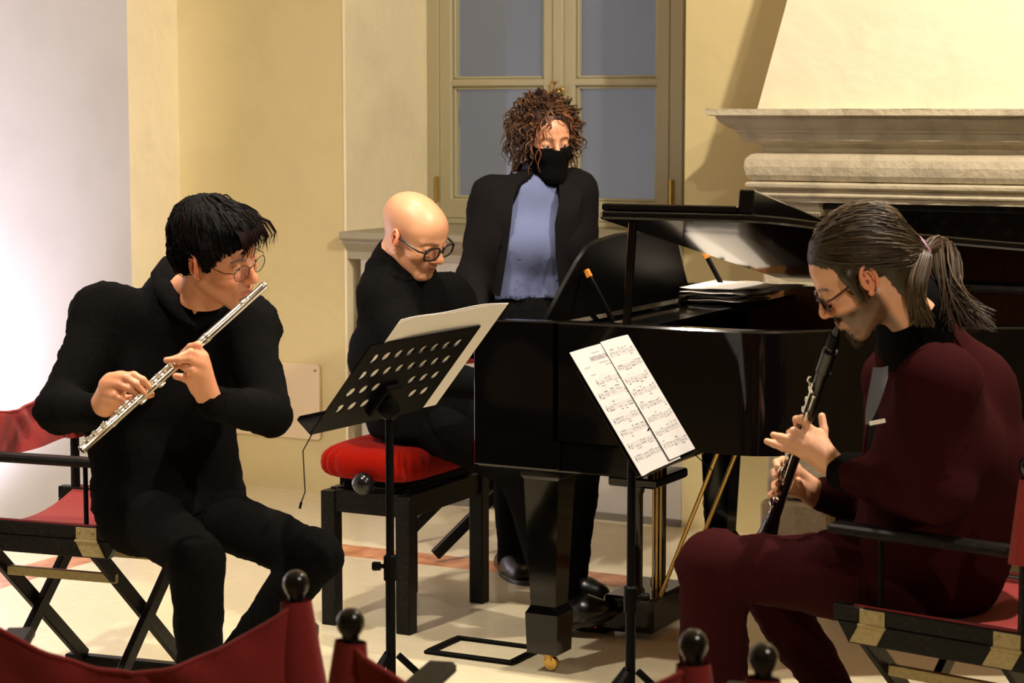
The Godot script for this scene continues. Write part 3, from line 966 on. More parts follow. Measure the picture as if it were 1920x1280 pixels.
	var hinge := Transform3D(Basis(Vector3.RIGHT, -al), hz) * Transform3D(Basis.IDENTITY, Vector3(0, 0, -BZ))
	b = MB.new(); b.prism(rim_outline(-2.478, 0.012), 0.0, 0.022, hinge, 0.005)
	var lid := put(b, "lid", M.lacquer, T, true)
	b = MB.new(); b.prism(PackedVector2Array([Vector2(-2.484, TZ + 0.006), Vector2(-2.09, TZ + 0.006), Vector2(-2.09, BZ + 0.03), Vector2(-2.484, BZ + 0.03)]), 0.0235, 0.044, hinge, 0.004)
	var fp := put(b, "front_flap", M.lacquer, lid, true)
	b = MB.new(); b.box(hinge * Vector3(-2.067, 0.056, (TZ + BZ) / 2 + 0.018), Vector3(0.044, 0.066, TZ - BZ - 0.03), hinge.basis, 0.004)
	put(b, "flap_lip", M.lacquer, lid, true)
	b = MB.new()
	for xx in [-2.2, -1.9, -1.4]:
		b.tube(PackedVector3Array([Vector3(xx - 0.04, 1.043, BZ - 0.004), Vector3(xx + 0.04, 1.043, BZ - 0.004)]), [0.007], 8)
	put(b, "lid_hinge", M.brass, lid, true)
	b = MB.new(); b.bar(Vector3(-2.412, 1.03, -5.315), Vector3(-2.404, 1.318, -5.335), 0.022, 0.016, Vector3(0, 0, 1), 0.003)
	put(b, "lid_prop", M.lacquer, T, true)
	# legs with a foot block and brass caster
	for q in [[-2.70, -5.42, "a"], [-2.66, -6.64, "b"], [-1.15, -6.45, "c"]]:
		b = MB.new()
		var px: float = q[0]; var pz: float = q[1]
		var secs := [[0.615, 0.062], [0.58, 0.062], [0.57, 0.055], [0.20, 0.040], [0.19, 0.045], [0.178, 0.052], [0.06, 0.048]]
		for i in secs.size() - 1:
			var s0: Array = secs[i]; var s1: Array = secs[i + 1]
			for d4 in 4:
				var d0 := Vector3(1, 0, 0).rotated(Vector3.UP, PI / 2 * d4)
				var d1 := Vector3(0, 0, 1).rotated(Vector3.UP, PI / 2 * d4)
				var c0 := Vector3(px, s0[0], pz); var c1 := Vector3(px, s1[0], pz)
				b.quad(c0 + (d0 - d1) * s0[1], c0 + (d0 + d1) * s0[1], c1 + (d0 + d1) * s1[1], c1 + (d0 - d1) * s1[1], (d0 * (s0[0] - s1[0]) + Vector3.UP * (s1[1] - s0[1])).normalized())
		b.quad(Vector3(px - 0.048, 0.06, pz - 0.048), Vector3(px + 0.048, 0.06, pz - 0.048), Vector3(px + 0.048, 0.06, pz + 0.048), Vector3(px - 0.048, 0.06, pz + 0.048), Vector3.DOWN)
		var lg := put(b, "leg", M.lacquer, T, true)
		b = MB.new()
		b.lathe(Vector3(px, 0.062, pz), Vector3.DOWN, [[0.0, 0.0], [0.0, 0.022], [0.012, 0.02], [0.02, 0.014], [0.03, 0.014], [0.03, 0.0]], 14)
		b.lathe(Vector3(px + 0.006, 0.024, pz - 0.012), Vector3(0, 0, 1), [[0.0, 0.0], [0.0, 0.02], [0.003, 0.022], [0.015, 0.022], [0.018, 0.02], [0.018, 0.0]], 18)
		put(b, "caster", M.brass, lg, true)
	# pedal lyre under the keyboard
	b = MB.new(); b.box(Vector3(-2.65, 0.485, -6.01), Vector3(0.16, 0.03, 0.26), Basis.IDENTITY, 0.006)
	for zz in [-5.92, -6.10]:
		b.box(Vector3(-2.66, 0.55, zz), Vector3(0.05, 0.13, 0.05), Basis.IDENTITY, 0.006)
		b.lathe(Vector3(-2.65, 0.475, zz), Vector3.DOWN, [[0.0, 0.026], [0.02, 0.026], [0.03, 0.021], [0.32, 0.021], [0.33, 0.028], [0.36, 0.028]], 14)
	b.box(Vector3(-2.65, 0.078, -6.01), Vector3(0.17, 0.11, 0.30), Basis.IDENTITY, 0.008)
	var ly := put(b, "pedal_lyre", M.lacquer, T, true)
	for zz in [-5.98, -6.01, -6.04]:
		b = MB.new(); b.tube(PackedVector3Array([Vector3(-2.62, 0.12, zz), Vector3(-2.62, 0.6, zz)]), [0.0035], 8)
		put(b, "pedal_rod", M.brass, ly, true)
	for zz in [-5.93, -6.01, -6.09]:
		b = MB.new(); b.tube(PackedVector3Array([Vector3(-2.66, 0.075, zz), Vector3(-2.74, 0.07, zz), Vector3(-2.80, 0.06, zz), Vector3(-2.825, 0.052, zz)]), [0.012, 0.014, 0.017, 0.008], 10, true, 0.4, Vector3.UP)
		put(b, "pedal", M.brass, ly, true)
	for zz in [-5.93, -6.11]:
		b = MB.new()
		b.tube(PackedVector3Array([Vector3(-2.60, 0.06, zz), Vector3(-2.36, 0.66, zz)]), [0.0065], 10)
		b.tube(PackedVector3Array([Vector3(-2.604, 0.012, zz), Vector3(-2.602, 0.06, zz)]), [0.004], 8)
		put(b, "lyre_brace", M.brass, ly, true)
	# sheets left on the bass side rim
	paper_stack()

func paper_stack() -> void:
	var t := thing("sheet_music_stack", "loose pile of white sheet music on the piano's far rim", "sheet music", Vector3(-2.55, 1.0095, -6.40))
	var k := 0
	for q in [[0.0, 0.0, 0.05, 0.23, 0.31], [0.01, 0.02, -0.06, 0.22, 0.30], [0.0, -0.01, 0.10, 0.22, 0.31], [0.02, 0.015, -0.10, 0.22, 0.30], [0.05, -0.04, 0.3, 0.21, 0.297], [0.02, 0.02, 0.0, 0.22, 0.32], [0.06, -0.06, -0.45, 0.21, 0.297], [0.01, 0.0, 0.06, 0.22, 0.33]]:
		var b := MB.new()
		var rows := []
		for i in 5:
			var l := PackedVector3Array()
			for j in 7:
				var u := j / 6.0 - 0.5; var w := i / 4.0 - 0.5
				var curl: float = 0.012 * maxf(0.0, u * 2.0 - 0.35) * sin(k * 1.7 + w * 3.0) + 0.002 * sin(u * 9.0 + k)
				l.append(Vector3(q[0] + u * q[3], 0.0, q[1] + w * q[4]).rotated(Vector3.UP, q[2] * 0.6) + Vector3(0, 0.006 + k * 0.006 + curl, 0))
			rows.append(l)
		b.sheet(rows, 0.0012)
		put(b, "sheet", M.paper, t)
		k += 1

# ---------- bench ----------
func bench() -> void:
	var T := thing("piano_bench", "black piano bench with red velvet cushion and round knobs", "bench", Vector3(-3.43, 0, -5.855))
	var hx := 0.16; var hz := 0.262
	for sx in [-1.0, 1.0]:
		for sz in [-1.0, 1.0]:
			var b := MB.new()
			b.box(Vector3(sx * (hx - 0.024), 0.215, sz * (hz - 0.024)), Vector3(0.05, 0.43, 0.05), Basis.IDENTITY, 0.003)
			put(b, "leg", M.black_wood, T)
	for s in [-1.0, 1.0]:
		var b := MB.new(); b.box(Vector3(0, 0.40, s * (hz - 0.022)), Vector3(2 * hx - 0.09, 0.07, 0.03), Basis.IDENTITY, 0.002)
		put(b, "apron", M.black_wood, T)
		b = MB.new(); b.box(Vector3(s * (hx - 0.022), 0.40, 0), Vector3(0.03, 0.07, 2 * hz - 0.09), Basis.IDENTITY, 0.002)
		put(b, "apron", M.black_wood, T)
		b = MB.new(); b.lathe(Vector3(0.03, 0.475, s * 0.2), Vector3(0, 0, s), [[0.0, 0.006], [0.09, 0.006], [0.09, 0.012], [0.093, 0.022], [0.103, 0.032], [0.118, 0.037], [0.133, 0.032], [0.144, 0.02], [0.148, 0.0]], 20)
		put(b, "height_knob", M.ball, T)
	var b := MB.new(); b.box(Vector3(0, 0.452, 0), Vector3(0.26, 0.026, 0.4), Basis.IDENTITY, 0.004)
	for sx in [-1.0, 1.0]: b.box(Vector3(sx * 0.09, 0.44, 0), Vector3(0.03, 0.03, 0.44), Basis.IDENTITY, 0.004)
	put(b, "lift_frame", M.black_metal, T)
	# cushion with gathered sides
	b = MB.new()
	var cx := 0.175; var cz := 0.30
	var rows := []
	var na := 256
	for i in 15:
		var th := PI * i / 14.0
		var l := PackedVector3Array()
		for k in na:
			var a := TAU * k / na
			var ex := 0.36
			var dx := signf(cos(a)) * pow(absf(cos(a)), ex); var dz := signf(sin(a)) * pow(absf(sin(a)), ex)
			var rr := pow(sin(th), 0.42)
			var pk := 1.0 - 0.03 * pow(absf(sin(a * 15.0 + 0.9 * sin(a * 5.0))), 3.0) * sin(th) * (0.6 + 0.4 * sin(a * 7.0 + th)) - 0.01 * sin(a * 9.0 + 1.0 + th) * sin(th)
			var y := 0.522 + signf(cos(th)) * pow(absf(cos(th)), 0.75) * 0.061
			if th < 0.6: y -= 0.006 * (1.0 - cos(a * 4.0)) * (0.6 - th)
			l.append(Vector3(dx * cx * rr * pk, y, dz * cz * rr * pk))
		rows.append(l)
	for i in 15:
		for k in na:
			var du: Vector3 = rows[i][(k + 1) % na] - rows[i][(k + na - 1) % na]
			var dv: Vector3 = rows[mini(i + 1, 14)][k] - rows[maxi(i - 1, 0)][k]
			var nn := dv.cross(du).normalized()
			if nn == Vector3.ZERO: nn = Vector3.UP if i == 0 else Vector3.DOWN
			if nn.dot(rows[i][k] - Vector3(0, 0.513, 0)) < 0: nn = -nn
			b.vert(rows[i][k], nn)
	for i in 14:
		for k in na:
			var a := i * na + k; var c := i * na + (k + 1) % na
			b.tri_i(a, c, c + na); b.tri_i(a, c + na, a + na)
	put(b, "cushion", M.red_velvet, T)

# ---------- folding director's chairs ----------
const RAIL := 0.50

func director_chair(label: String, p: Vector3, turn: float, sag := 0.075, skids := true) -> Node3D:
	# local +z is where the sitter faces
	var T := thing("director_chair", label, "chair", p, turn, "folding director's chairs")
	var w := 0.25; var dz := 0.25
	for s in [-1.0, 1.0]:
		var b := MB.new()
		b.box(Vector3(s * w, RAIL + 0.014, 0), Vector3(0.034, 0.036, 2 * dz), Basis.IDENTITY, 0.003)
		put(b, "seat_rail", M.black_wood, T)
		b = MB.new()
		b.prism(PackedVector2Array([Vector2(-dz, -0.005), Vector2(dz - 0.01, -0.005), Vector2(dz - 0.04, -0.052), Vector2(-dz, -0.052)]), -0.016, 0.016, Transform3D(Basis(Vector3(0, 0, 1), Vector3(1, 0, 0), Vector3(0, 1, 0)), Vector3(s * w, RAIL, 0)), 0.002)
		put(b, "lower_rail", M.black_wood, T)
		for hz in [-0.17, 0.15]:
			b = MB.new()
			b.box(Vector3(s * (w + 0.0185), RAIL + 0.012, hz), Vector3(0.003, 0.034, 0.062), Basis.IDENTITY, 0.001)
			b.prism(PackedVector2Array([Vector2(-0.033, -0.008), Vector2(0.033, -0.008), Vector2(0.055, -0.048), Vector2(-0.012, -0.048)]), s * w + (0.0165 if s > 0 else -0.0195), s * w + (0.0195 if s > 0 else -0.0165), Transform3D(Basis(Vector3(0, 0, 1), Vector3(1, 0, 0), Vector3(0, 1, 0)), Vector3(0, RAIL, hz)))
			b.tube(PackedVector3Array([Vector3(s * (w + 0.02), RAIL - 0.007, hz - 0.034), Vector3(s * (w + 0.02), RAIL - 0.007, hz + 0.034)]), [0.0035], 8)
			for e in [-0.02, 0.02]:
				b.ball(Vector3(s * (w + 0.0205), RAIL + 0.018, hz + e), 0.004, 8)
			put(b, "hinge", M.old_brass, T)
		b = MB.new()
		b.box(Vector3(s * w, RAIL + 0.2, 0.0), Vector3(0.052, 0.022, 2 * dz + 0.03), Basis.IDENTITY, 0.006)
		put(b, "arm_rest", M.black_wood, T)
		b = MB.new()
		b.tube(PackedVector3Array([Vector3(s * w, RAIL + 0.03, 0.14), Vector3(s * w, RAIL + 0.19, 0.14)]), [0.0065], 10)
		put(b, "arm_post", M.black_metal, T)
		b = MB.new()
		b.lathe(Vector3(s * w, RAIL + 0.03, -0.2), Vector3.UP, [[0.0, 0.0], [0.0, 0.014], [0.3, 0.013], [0.34, 0.012], [0.345, 0.0]], 14)
		put(b, "back_post", M.black_wood, T)
		b = MB.new()
		b.lathe(Vector3(s * w, RAIL + 0.36, -0.2), Vector3.UP, [[0.0, 0.0], [0.0, 0.012], [0.006, 0.013], [0.012, 0.0175], [0.02, 0.0205], [0.031, 0.02], [0.039, 0.016], [0.0445, 0.009], [0.046, 0.0]], 20)
		put(b, "finial", M.ball, T)
		if not skids: continue
		b = MB.new()
		b.box(Vector3(s * w, 0.018, 0), Vector3(0.036, 0.034, 2 * dz - 0.02), Basis.IDENTITY, 0.004)
		put(b, "skid", M.black_wood, T)
	for zz in [-0.17, 0.17]:
		for s in [-1.0, 1.0]:
			var b := MB.new()
			b.bar(Vector3(s * w, RAIL - 0.03, zz + s * 0.012), Vector3(-s * w, 0.03, zz + s * 0.012), 0.02, 0.042, Vector3.UP, 0.003)
			put(b, "leg", M.black_wood, T)
	for s in [-1.0, 1.0]:
		var b := MB.new()
		b.bar(Vector3(s * 0.15, 0.37, -0.17), Vector3(s * 0.15, 0.37, 0.17), 0.014, 0.026, Vector3.UP, 0.002)
		put(b, "stretcher", M.old_brass, T)
	# seat canvas
	var rows := []
	for i in 7:
		var l := PackedVector3Array()
		for j in 13:
			var u := j / 12.0 * 2.0 - 1.0
			l.append(Vector3(u * (w + 0.01), RAIL + 0.034 - 0.05 * (1.0 - u * u), lerpf(-0.2, 0.2, i / 6.0)))
		rows.append(l)
	var sb := MB.new(); sb.sheet(rows, 0.004)
	put(sb, "seat_canvas", M.canvas, T)
	# back canvas: sleeves on the posts, slack between them
	rows = []
	var top := RAIL + 0.357; var bot := RAIL + 0.18
	for i in 14:
		var l := PackedVector3Array()
		var v := i / 13.0
		for j in 33:
			var u := j / 32.0 * 2.0 - 1.0
			var f := 1.0 - pow(absf(u), 1.7)
			var y := lerpf(top - sag * f, bot - 0.018 * f, v)
			var edge := smoothstep(0.88, 1.0, absf(u))
			var z := -0.2 - 0.03 * f * (1.0 - v * 0.4) - 0.016 * (1.0 - edge) + 0.007 * sin(u * 7.0 + v * 5.0) * f + 0.006 * sin(absf(u) * 20.0 - v * 9.0) * f * (1.0 - v)
			l.append(Vector3(u * (w + 0.004), y, z))
		rows.append(l)
	sb = MB.new(); sb.sheet(rows, 0.004)
	for s in [-1.0, 1.0]:
		sb.tube(PackedVector3Array([Vector3(s * (w + 0.012), bot, -0.2), Vector3(s * (w + 0.005), (bot + top) / 2, -0.2), Vector3(s * w, top, -0.2)]), [0.042, 0.034, 0.024], 18, false, 0.7, Vector3(0, 0, 1))
		# stitched hem beside each sleeve
	var hem := PackedVector3Array()
	for j in 33: hem.append(rows[0][j])
	sb.tube(hem, [0.0042], 6)
	put(sb, "back_canvas", M.canvas, T)
	return T

func chairs() -> void:
	# flute player's chair, facing along the window wall
	director_chair("red canvas director's chair under the flute player in black", Vector3(-3.72, 0, -4.62), PI / 2 - 0.13 + 0.26)
	director_chair("red canvas director's chair under the clarinet player in maroon suit", Vector3(-1.215, 0, -4.66), -PI / 2 - 0.2)
	director_chair("red canvas director's chair behind the piano bench, its crossed legs showing", Vector3(-3.70, 0, -6.86), 0.87, 0.075, false)
	# audience row, seen from behind
	var a := chair_by_posts(at(-44, 1114, 3.235), at(545, 1103, 3.27))
	director_chair("empty red canvas audience chair in the front row, its back sagging most", a[0], a[1], 0.10)
	a = chair_by_posts(at(660, 1180, 3.015), at(1297, 1223, 2.89))
	director_chair("empty red canvas audience chair between two others in the front row", a[0], a[1], 0.085)
	a = chair_by_posts(at(1455, 1250, 2.81), at(2130, 1290, 2.70))
	director_chair("empty audience chair behind the clarinet player, only one finial showing", a[0], a[1], 0.085)

func chair_by_posts(l: Vector3, r: Vector3) -> Array:
	# back posts given left and right as the audience sees them from behind
	var x := (r - l); x.y = 0
	x = x.normalized()
	var fwd := Vector3(x.z, 0, -x.x)
	var turn := atan2(fwd.x, fwd.z)
	var c := (l + r) * 0.5 + fwd * 0.2
	return [Vector3(c.x, 0, c.z), turn]

# ---------- music stands ----------
func staff_texture(seed_: int) -> ImageTexture:
	var im := Image.create(420, 594, false, Image.FORMAT_RGB8)
	im.fill(Color(0.78, 0.765, 0.76))
	var r := RandomNumberGenerator.new(); r.seed = seed_
	var ink := Color(0.22, 0.21, 0.24)
	var first := seed_ == 5
	var y0 := 60
	if first:
		# heading block: title strokes and two smaller lines
		var x := 130
		for i in 12:
			var wd := r.randi_range(8, 15)
			im.fill_rect(Rect2i(x, 46, 3, 20), ink); im.fill_rect(Rect2i(x + wd - 4, 46, 3, 20), ink)
			im.fill_rect(Rect2i(x, [46, 55, 63][i % 3], wd - 2, 3), ink)
			x += wd + 3
		for q in [[170, 28, 70], [185, 78, 90], [230, 92, 60], [40, 84, 50], [60, 120, 46], [330, 98, 24]]:
			var x2: int = q[0]
			while x2 < q[0] + q[2]:
				im.fill_rect(Rect2i(x2, q[1], 3, 6), ink.lightened(0.25)); x2 += 6
		y0 = 150
	var n := 7 if first else 8
	for s in n:
		var y := y0 + s * (60 if first else 66)
		var xa := 70 if (first and s == 0) else 28
		var dark := r.randf() < 0.5
		for l in 5: im.fill_rect(Rect2i(xa, y + l * 5, 364 - (xa - 28), 1), ink.lightened(0.35))
		im.fill_rect(Rect2i(xa + 4, y - 5, 3, 30), ink)
		im.fill_rect(Rect2i(xa + 1, y + 8, 9, 8), ink)
		var x := xa + 22
		while x < 380:
			var grp := r.randi_range(2, 4)
			var up := r.randf() < 0.5
			var yy := y + r.randi_range(0, 18)
			for g in grp:
				var ny := yy + r.randi_range(-4, 4)
				im.fill_rect(Rect2i(x + g * 13, ny, 6, 4), ink)
				im.fill_rect(Rect2i(x + g * 13 + (5 if up else 0), ny - 16 if up else ny, 1, 17), ink)
			im.fill_rect(Rect2i(x, yy - 16 if up else yy + 15, grp * 13 - 6, 3 if dark else 2), ink)
			x += grp * 13 + r.randi_range(6, 22)
			if r.randf() < 0.4: im.fill_rect(Rect2i(x - 4, y, 1, 21), ink)
		if s < 4:
			for k in 60:
				var ax := xa + 40 + k * 2
				im.set_pixel(mini(ax, 415), clampi(y - 8 - int(9.0 * sin(PI * k / 60.0)), 0, 593), ink)
	im.generate_mipmaps()
	return ImageTexture.create_from_image(im)

func plane_grid(o: Vector3, u: Vector3, v: Vector3, nu: int, nv: int, bend: Callable) -> Array:
	var rows := []
	for i in nv + 1:
		var l := PackedVector3Array()
		for j in nu + 1:
			l.append(o + u * (float(j) / nu) + v * (float(i) / nv) + bend.call(float(j) / nu, float(i) / nv))
		rows.append(l)
	return rows

func stand_body(T: Node3D, head: Vector3, foot_y: float, knob_y: float, sideways: Vector3) -> void:
	var x := head.x; var z := head.z
	var b := MB.new()
	b.lathe(Vector3(x, 0.1, z), Vector3.UP, [[0.0, 0.0], [0.0, 0.0125], [knob_y - 0.1, 0.0125], [knob_y - 0.1, 0.0]], 16)
	put(b, "lower_tube", M.black_metal, T, true)
	b = MB.new()
	b.lathe(Vector3(x, knob_y - 0.03, z), Vector3.UP, [[0.0, 0.0105], [head.y - knob_y + 0.03, 0.0105]], 14)
	put(b, "upper_tube", M.black_metal, T, true)
	b = MB.new()
	b.lathe(Vector3(x, knob_y - 0.035, z), Vector3.UP, [[0.0, 0.012], [0.0, 0.017], [0.06, 0.017], [0.065, 0.011]], 16)
	b.lathe(Vector3(x, knob_y, z) + sideways * 0.012, sideways, [[0.0, 0.006], [0.012, 0.006], [0.012, 0.011], [0.03, 0.012], [0.034, 0.009], [0.034, 0.0]], 12)
	put(b, "clutch_knob", M.black_metal, T, true)
	for k in 3:
		b = MB.new()
		var d := Vector3(1, 0, 0).rotated(Vector3.UP, 0.5 + TAU * k / 3)
		b.tube(PackedVector3Array([Vector3(x, 0.26, z) + d * 0.018, Vector3(x, 0.22, z) + d * 0.06, Vector3(x, 0.03, z) + d * 0.25, Vector3(x, 0.012, z) + d * 0.29]), [0.009], 8)
		put(b, "leg", M.black_metal, T, true)

func stands() -> void:
	# ---- flute stand: perforated desk seen from behind
	var bl := at(580, 815, 5.10); var br := at(772, 772, 5.45)
	var tl := at(690, 656, 5.0)
	var u := (br - bl)
	var v := (tl - bl)
	v = v - u.normalized() * v.dot(u.normalized())
	var wide := 0.46; var high := v.length() * 1.06
	var un := u.normalized(); var vn := v.normalized()
	var nn := un.cross(vn).normalized()      # towards the audience side
	if nn.dot(Vector3(0, 0, 1)) < 0: nn = -nn
	var head := bl + u * 0.72 + v * 0.02 - Vector3(0, 0.02, 0)
	head = bl + un * wide * 0.47 + vn * high * 0.30 + nn * 0.03
	var T := thing("music_stand", "black music stand with perforated desk beside the red piano bench", "music stand", Vector3(head.x, 0, head.z))
	# perforated plate: a ring of quads round each hole
	var b := MB.new()
	var cols := 8; var rws := 4
	var gx := wide / (cols + 1.2); var gy := high / (rws + 1.35)
	var m0 := (wide - gx * cols) * 0.5; var my := high - gy * rws - gy * 0.45
	var th := 0.0012
	for sd in [1.0, -1.0]:
		for r in rws:
			for c in cols:
				var ctr := Vector2(m0 + (c + 0.5) * gx, my + (r + 0.5) * gy)
				var hole := not (r < 2 and c in [3, 4]) and not (r == 0 and c == 5)
				var seg := 16
				for k in seg:
					var a0 := TAU * k / seg; var a1 := TAU * (k + 1) / seg
					var o0 := Vector2(cos(a0), sin(a0)); var o1 := Vector2(cos(a1), sin(a1))
					o0 = ctr + o0 * minf(gx * 0.5 / maxf(absf(o0.x), 1e-4), gy * 0.5 / maxf(absf(o0.y), 1e-4))
					o1 = ctr + o1 * minf(gx * 0.5 / maxf(absf(o1.x), 1e-4), gy * 0.5 / maxf(absf(o1.y), 1e-4))
					var hr := 0.0145 if hole else 0.0
					var i0 := ctr + Vector2(cos(a0), sin(a0)) * hr; var i1 := ctr + Vector2(cos(a1), sin(a1)) * hr
					var f := func(p: Vector2) -> Vector3: return bl + un * p.x + vn * p.y + nn * th * sd
					b.quad(f.call(o0), f.call(o1), f.call(i1), f.call(i0), nn * sd)
					# fill the corner between the octant points
					var kx := ctr + Vector2(signf(cos((a0 + a1) / 2)) * gx * 0.5, signf(sin((a0 + a1) / 2)) * gy * 0.5)
					var on_x0 := absf(absf(o0.x - ctr.x) - gx * 0.5) < 1e-5; var on_x1 := absf(absf(o1.x - ctr.x) - gx * 0.5) < 1e-5
					if on_x0 != on_x1: b.poly(PackedVector3Array([f.call(o0), f.call(kx), f.call(o1)]), nn * sd)
		for q in [[0.0, 0.0, wide, my], [0.0, my + gy * rws, wide, high], [0.0, my, m0, my + gy * rws], [m0 + gx * cols, my, wide, my + gy * rws]]:
			b.quad(bl + un * q[0] + vn * q[1] + nn * th * sd, bl + un * q[2] + vn * q[1] + nn * th * sd, bl + un * q[2] + vn * q[3] + nn * th * sd, bl + un * q[0] + vn * q[3] + nn * th * sd, nn * sd)
	put(b, "desk", M.black_metal, T, true)
	b = MB.new()
	b.box(bl + un * wide * 0.5 - nn * 0.025 + vn * 0.002, Vector3(wide, 0.002, 0.05), Basis(un, vn, un.cross(vn)), 0.0005)
	b.box(bl + un * wide * 0.5 - nn * 0.05 + vn * 0.008, Vector3(wide, 0.014, 0.002), Basis(un, vn, un.cross(vn)), 0.0005)
	put(b, "ledge", M.black_metal, T, true)
	stand_body(T, head - Vector3(0, 0.02, 0), 0.0, at(715, 1075, 5.15).y, -side(1, 0, 0))
	b = MB.new()
	b.ball(head + Vector3(0, -0.01, 0), 0.028, 14)
	b.lathe(head + side(0.01, 0.0, 0.0), side(0, 0, 1), [[0.0, 0.012], [0.03, 0.012], [0.034, 0.018], [0.044, 0.018], [0.048, 0.0]], 14)
	b.box(head - nn * 0.02, Vector3(0.06, 0.1, 0.02), Basis(un, vn, un.cross(vn)), 0.004)
	put(b, "tilt_head", M.black_metal, T, true)
	b = MB.new()
	var w0 := bl + un * 0.01
	b.tube(PackedVector3Array([w0, at(568, 845, 5.08), at(572, 922, 5.07), at(564, 944, 5.06)]), [0.0016], 6)
	b.tube(PackedVector3Array([at(565, 941, 5.06), at(562, 953, 5.06)]), [0.0032], 8)
	put(b, "page_holder", M.black_metal, T, true)
	# its score, wider than the desk, the back of the pages to the audience
	var s1 := thing("flute_score", "open white score resting on the perforated black music stand", "sheet music", bl)
	for k in 2:
		b = MB.new()
		var ou := 0.055 + 0.004 * k
		var rows := plane_grid(bl + un * ou - nn * (0.0025 + 0.0016 * k) + vn * 0.004, un * (wide + 0.01), vn * (high + 0.06 + 0.004 * (k % 2)), 12, 8, func(a: float, c: float) -> Vector3: return -nn * 0.006 * sin(PI * a) * c + nn * 0.010 * maxf(0.0, 0.2 - a) * c + vn * (0.004 * sin(a * 9.0 + k) * c))
		b.sheet(rows, 0.0006)
		put(b, "page", M.paper, s1, true)
	# ---- clarinet stand: printed side towards us
	bl = at(1203, 893, 4.98); br = at(1303, 848, 5.32); tl = at(1072, 660, 5.07)
	u = br - bl; v = tl - bl
	un = u.normalized(); v = v - un * v.dot(un); vn = v.normalized()
	nn = un.cross(vn).normalized()
	if nn.dot(side(1, 0, 0.4)) < 0: nn = -nn
	var w2 := u.length(); var h2 := v.length()
	var hd := bl + un * w2 * 0.12 + vn * 0.03 - nn * 0.03
	var p2 := at(1184, 900, 5.08)
	hd = Vector3(p2.x, (bl + vn * 0.09).y, p2.z)
	var T2 := thing("music_stand", "black music stand in front of the clarinet player and piano", "music stand", Vector3(hd.x, 0, hd.z))
	b = MB.new()
	b.box(bl + un * w2 * 0.5 + vn * h2 * 0.44 - nn * 0.008, Vector3(w2 * 1.0, h2 * 0.84, 0.0025), Basis(un, vn, un.cross(vn)), 0.001)
	put(b, "desk", M.black_metal, T2, true)
	b = MB.new()
	b.box(bl + un * w2 * 0.5 - vn * 0.002 + nn * 0.006, Vector3(w2 * 0.95, 0.003, 0.03), Basis(un, vn, un.cross(vn)), 0.0005)
	put(b, "ledge", M.black_metal, T2, true)
	stand_body(T2, hd, 0.0, at(1184, 1120, 5.08).y, side(1, 0, 0))
	b = MB.new()
	b.bar(hd - Vector3(0, 0.02, 0), bl + un * w2 * 0.5 + vn * h2 * 0.3 - nn * 0.012, 0.03, 0.016)
	put(b, "tilt_head", M.black_metal, T2, true)
	b = MB.new()
	b.tube(PackedVector3Array([bl + un * w2 * 0.97, at(1338, 884, 5.30), at(1318, 942, 5.30), at(1322, 960, 5.30)]), [0.0016], 6)
	b.tube(PackedVector3Array([at(1321, 957, 5.30), at(1322, 969, 5.30)]), [0.0034], 8)
	put(b, "page_holder", M.black_metal, T2, true)
	var s2 := thing("clarinet_score", "two overlapping printed music pages on the clarinet player's stand", "sheet music", bl)
	var pm := []
	for sd in [5, 8]:
		var m := mat(Color.WHITE, 0.85)
		m.albedo_texture = staff_texture(sd)
		pm.append(m)
	for k in 2:
		b = MB.new()
		var left := 0.0 if k == 0 else 0.50
		var wd := 0.72 if k == 0 else 0.5
		var lift := 0.001 if k == 0 else 0.0056
		var o := bl + un * w2 * left + nn * lift + vn * (0.0 if k == 0 else 0.003)
		# rows run from the top of the page down so that the print stands upright
		var rows := plane_grid(o + vn * h2, un * w2 * wd, -vn * h2 * (1.0 if k == 0 else 0.985), 8, 10, func(a: float, c: float) -> Vector3: return nn * (0.004 * sin(PI * a) * (1.0 - c) + (0.001 * pow(1.0 - a, 3.0) if k == 1 else 0.0)))
		b.sheet(rows, 0.0006)
		put(b, "page", pm[k], s2, true)

func floor_bits() -> void:
	var t := thing("floor_frame", "flat black rectangular metal frame lying on the floor beside the piano leg", "frame", Vector3(-2.97, 0, -5.525))
	for q in [[Vector3(0, 0.006, -0.095), Vector3(0.30, 0.012, 0.016)], [Vector3(0, 0.006, 0.095), Vector3(0.30, 0.012, 0.022)], [Vector3(-0.14, 0.006, 0), Vector3(0.024, 0.012, 0.17)], [Vector3(0.14, 0.006, 0), Vector3(0.024, 0.012, 0.17)]]:
		var b := MB.new(); b.box(q[0], q[1], Basis.IDENTITY, 0.003)
		put(b, "bar", M.black_metal, t)
	# page turning pedal under the pianist's toe
	var p := thing("foot_pedal", "small black page turning pedal with red light on the floor", "pedal", Vector3(-2.79, 0, -5.92))
	var b := MB.new(); b.box(Vector3(0, 0.014, 0), Vector3(0.11, 0.024, 0.075), Basis.IDENTITY, 0.006)
	put(b, "housing", M.black_metal, p)
	b = MB.new(); b.ball(Vector3(0.02, 0.02, 0.038), 0.0016, 8)
	var e := mat(rgb(200, 20, 30), 0.4); e.emission_enabled = true; e.emission = Color(1, 0.05, 0.1); e.emission_energy_multiplier = 2.0
	put(b, "led", e, p)
	b = MB.new(); b.tube(PackedVector3Array([Vector3(0.055, 0.012, 0.01), Vector3(0.09, 0.01, 0.0), Vector3(0.12, 0.006, -0.02), Vector3(0.17, 0.006, -0.03)]), [0.0045, 0.004, 0.0025, 0.0025], 8)
	put(b, "cable", M.black_metal, p)
	b = MB.new(); b.tube(PackedVector3Array([Vector3(0.09, 0.01, 0.0), Vector3(0.115, 0.007, -0.017)]), [0.0048], 10)
	put(b, "plug", M.brass, p)

# ---------- people ----------
func lin(r: int, g: int, b: int) -> Color:
	return rgb(r, g, b).srgb_to_linear()

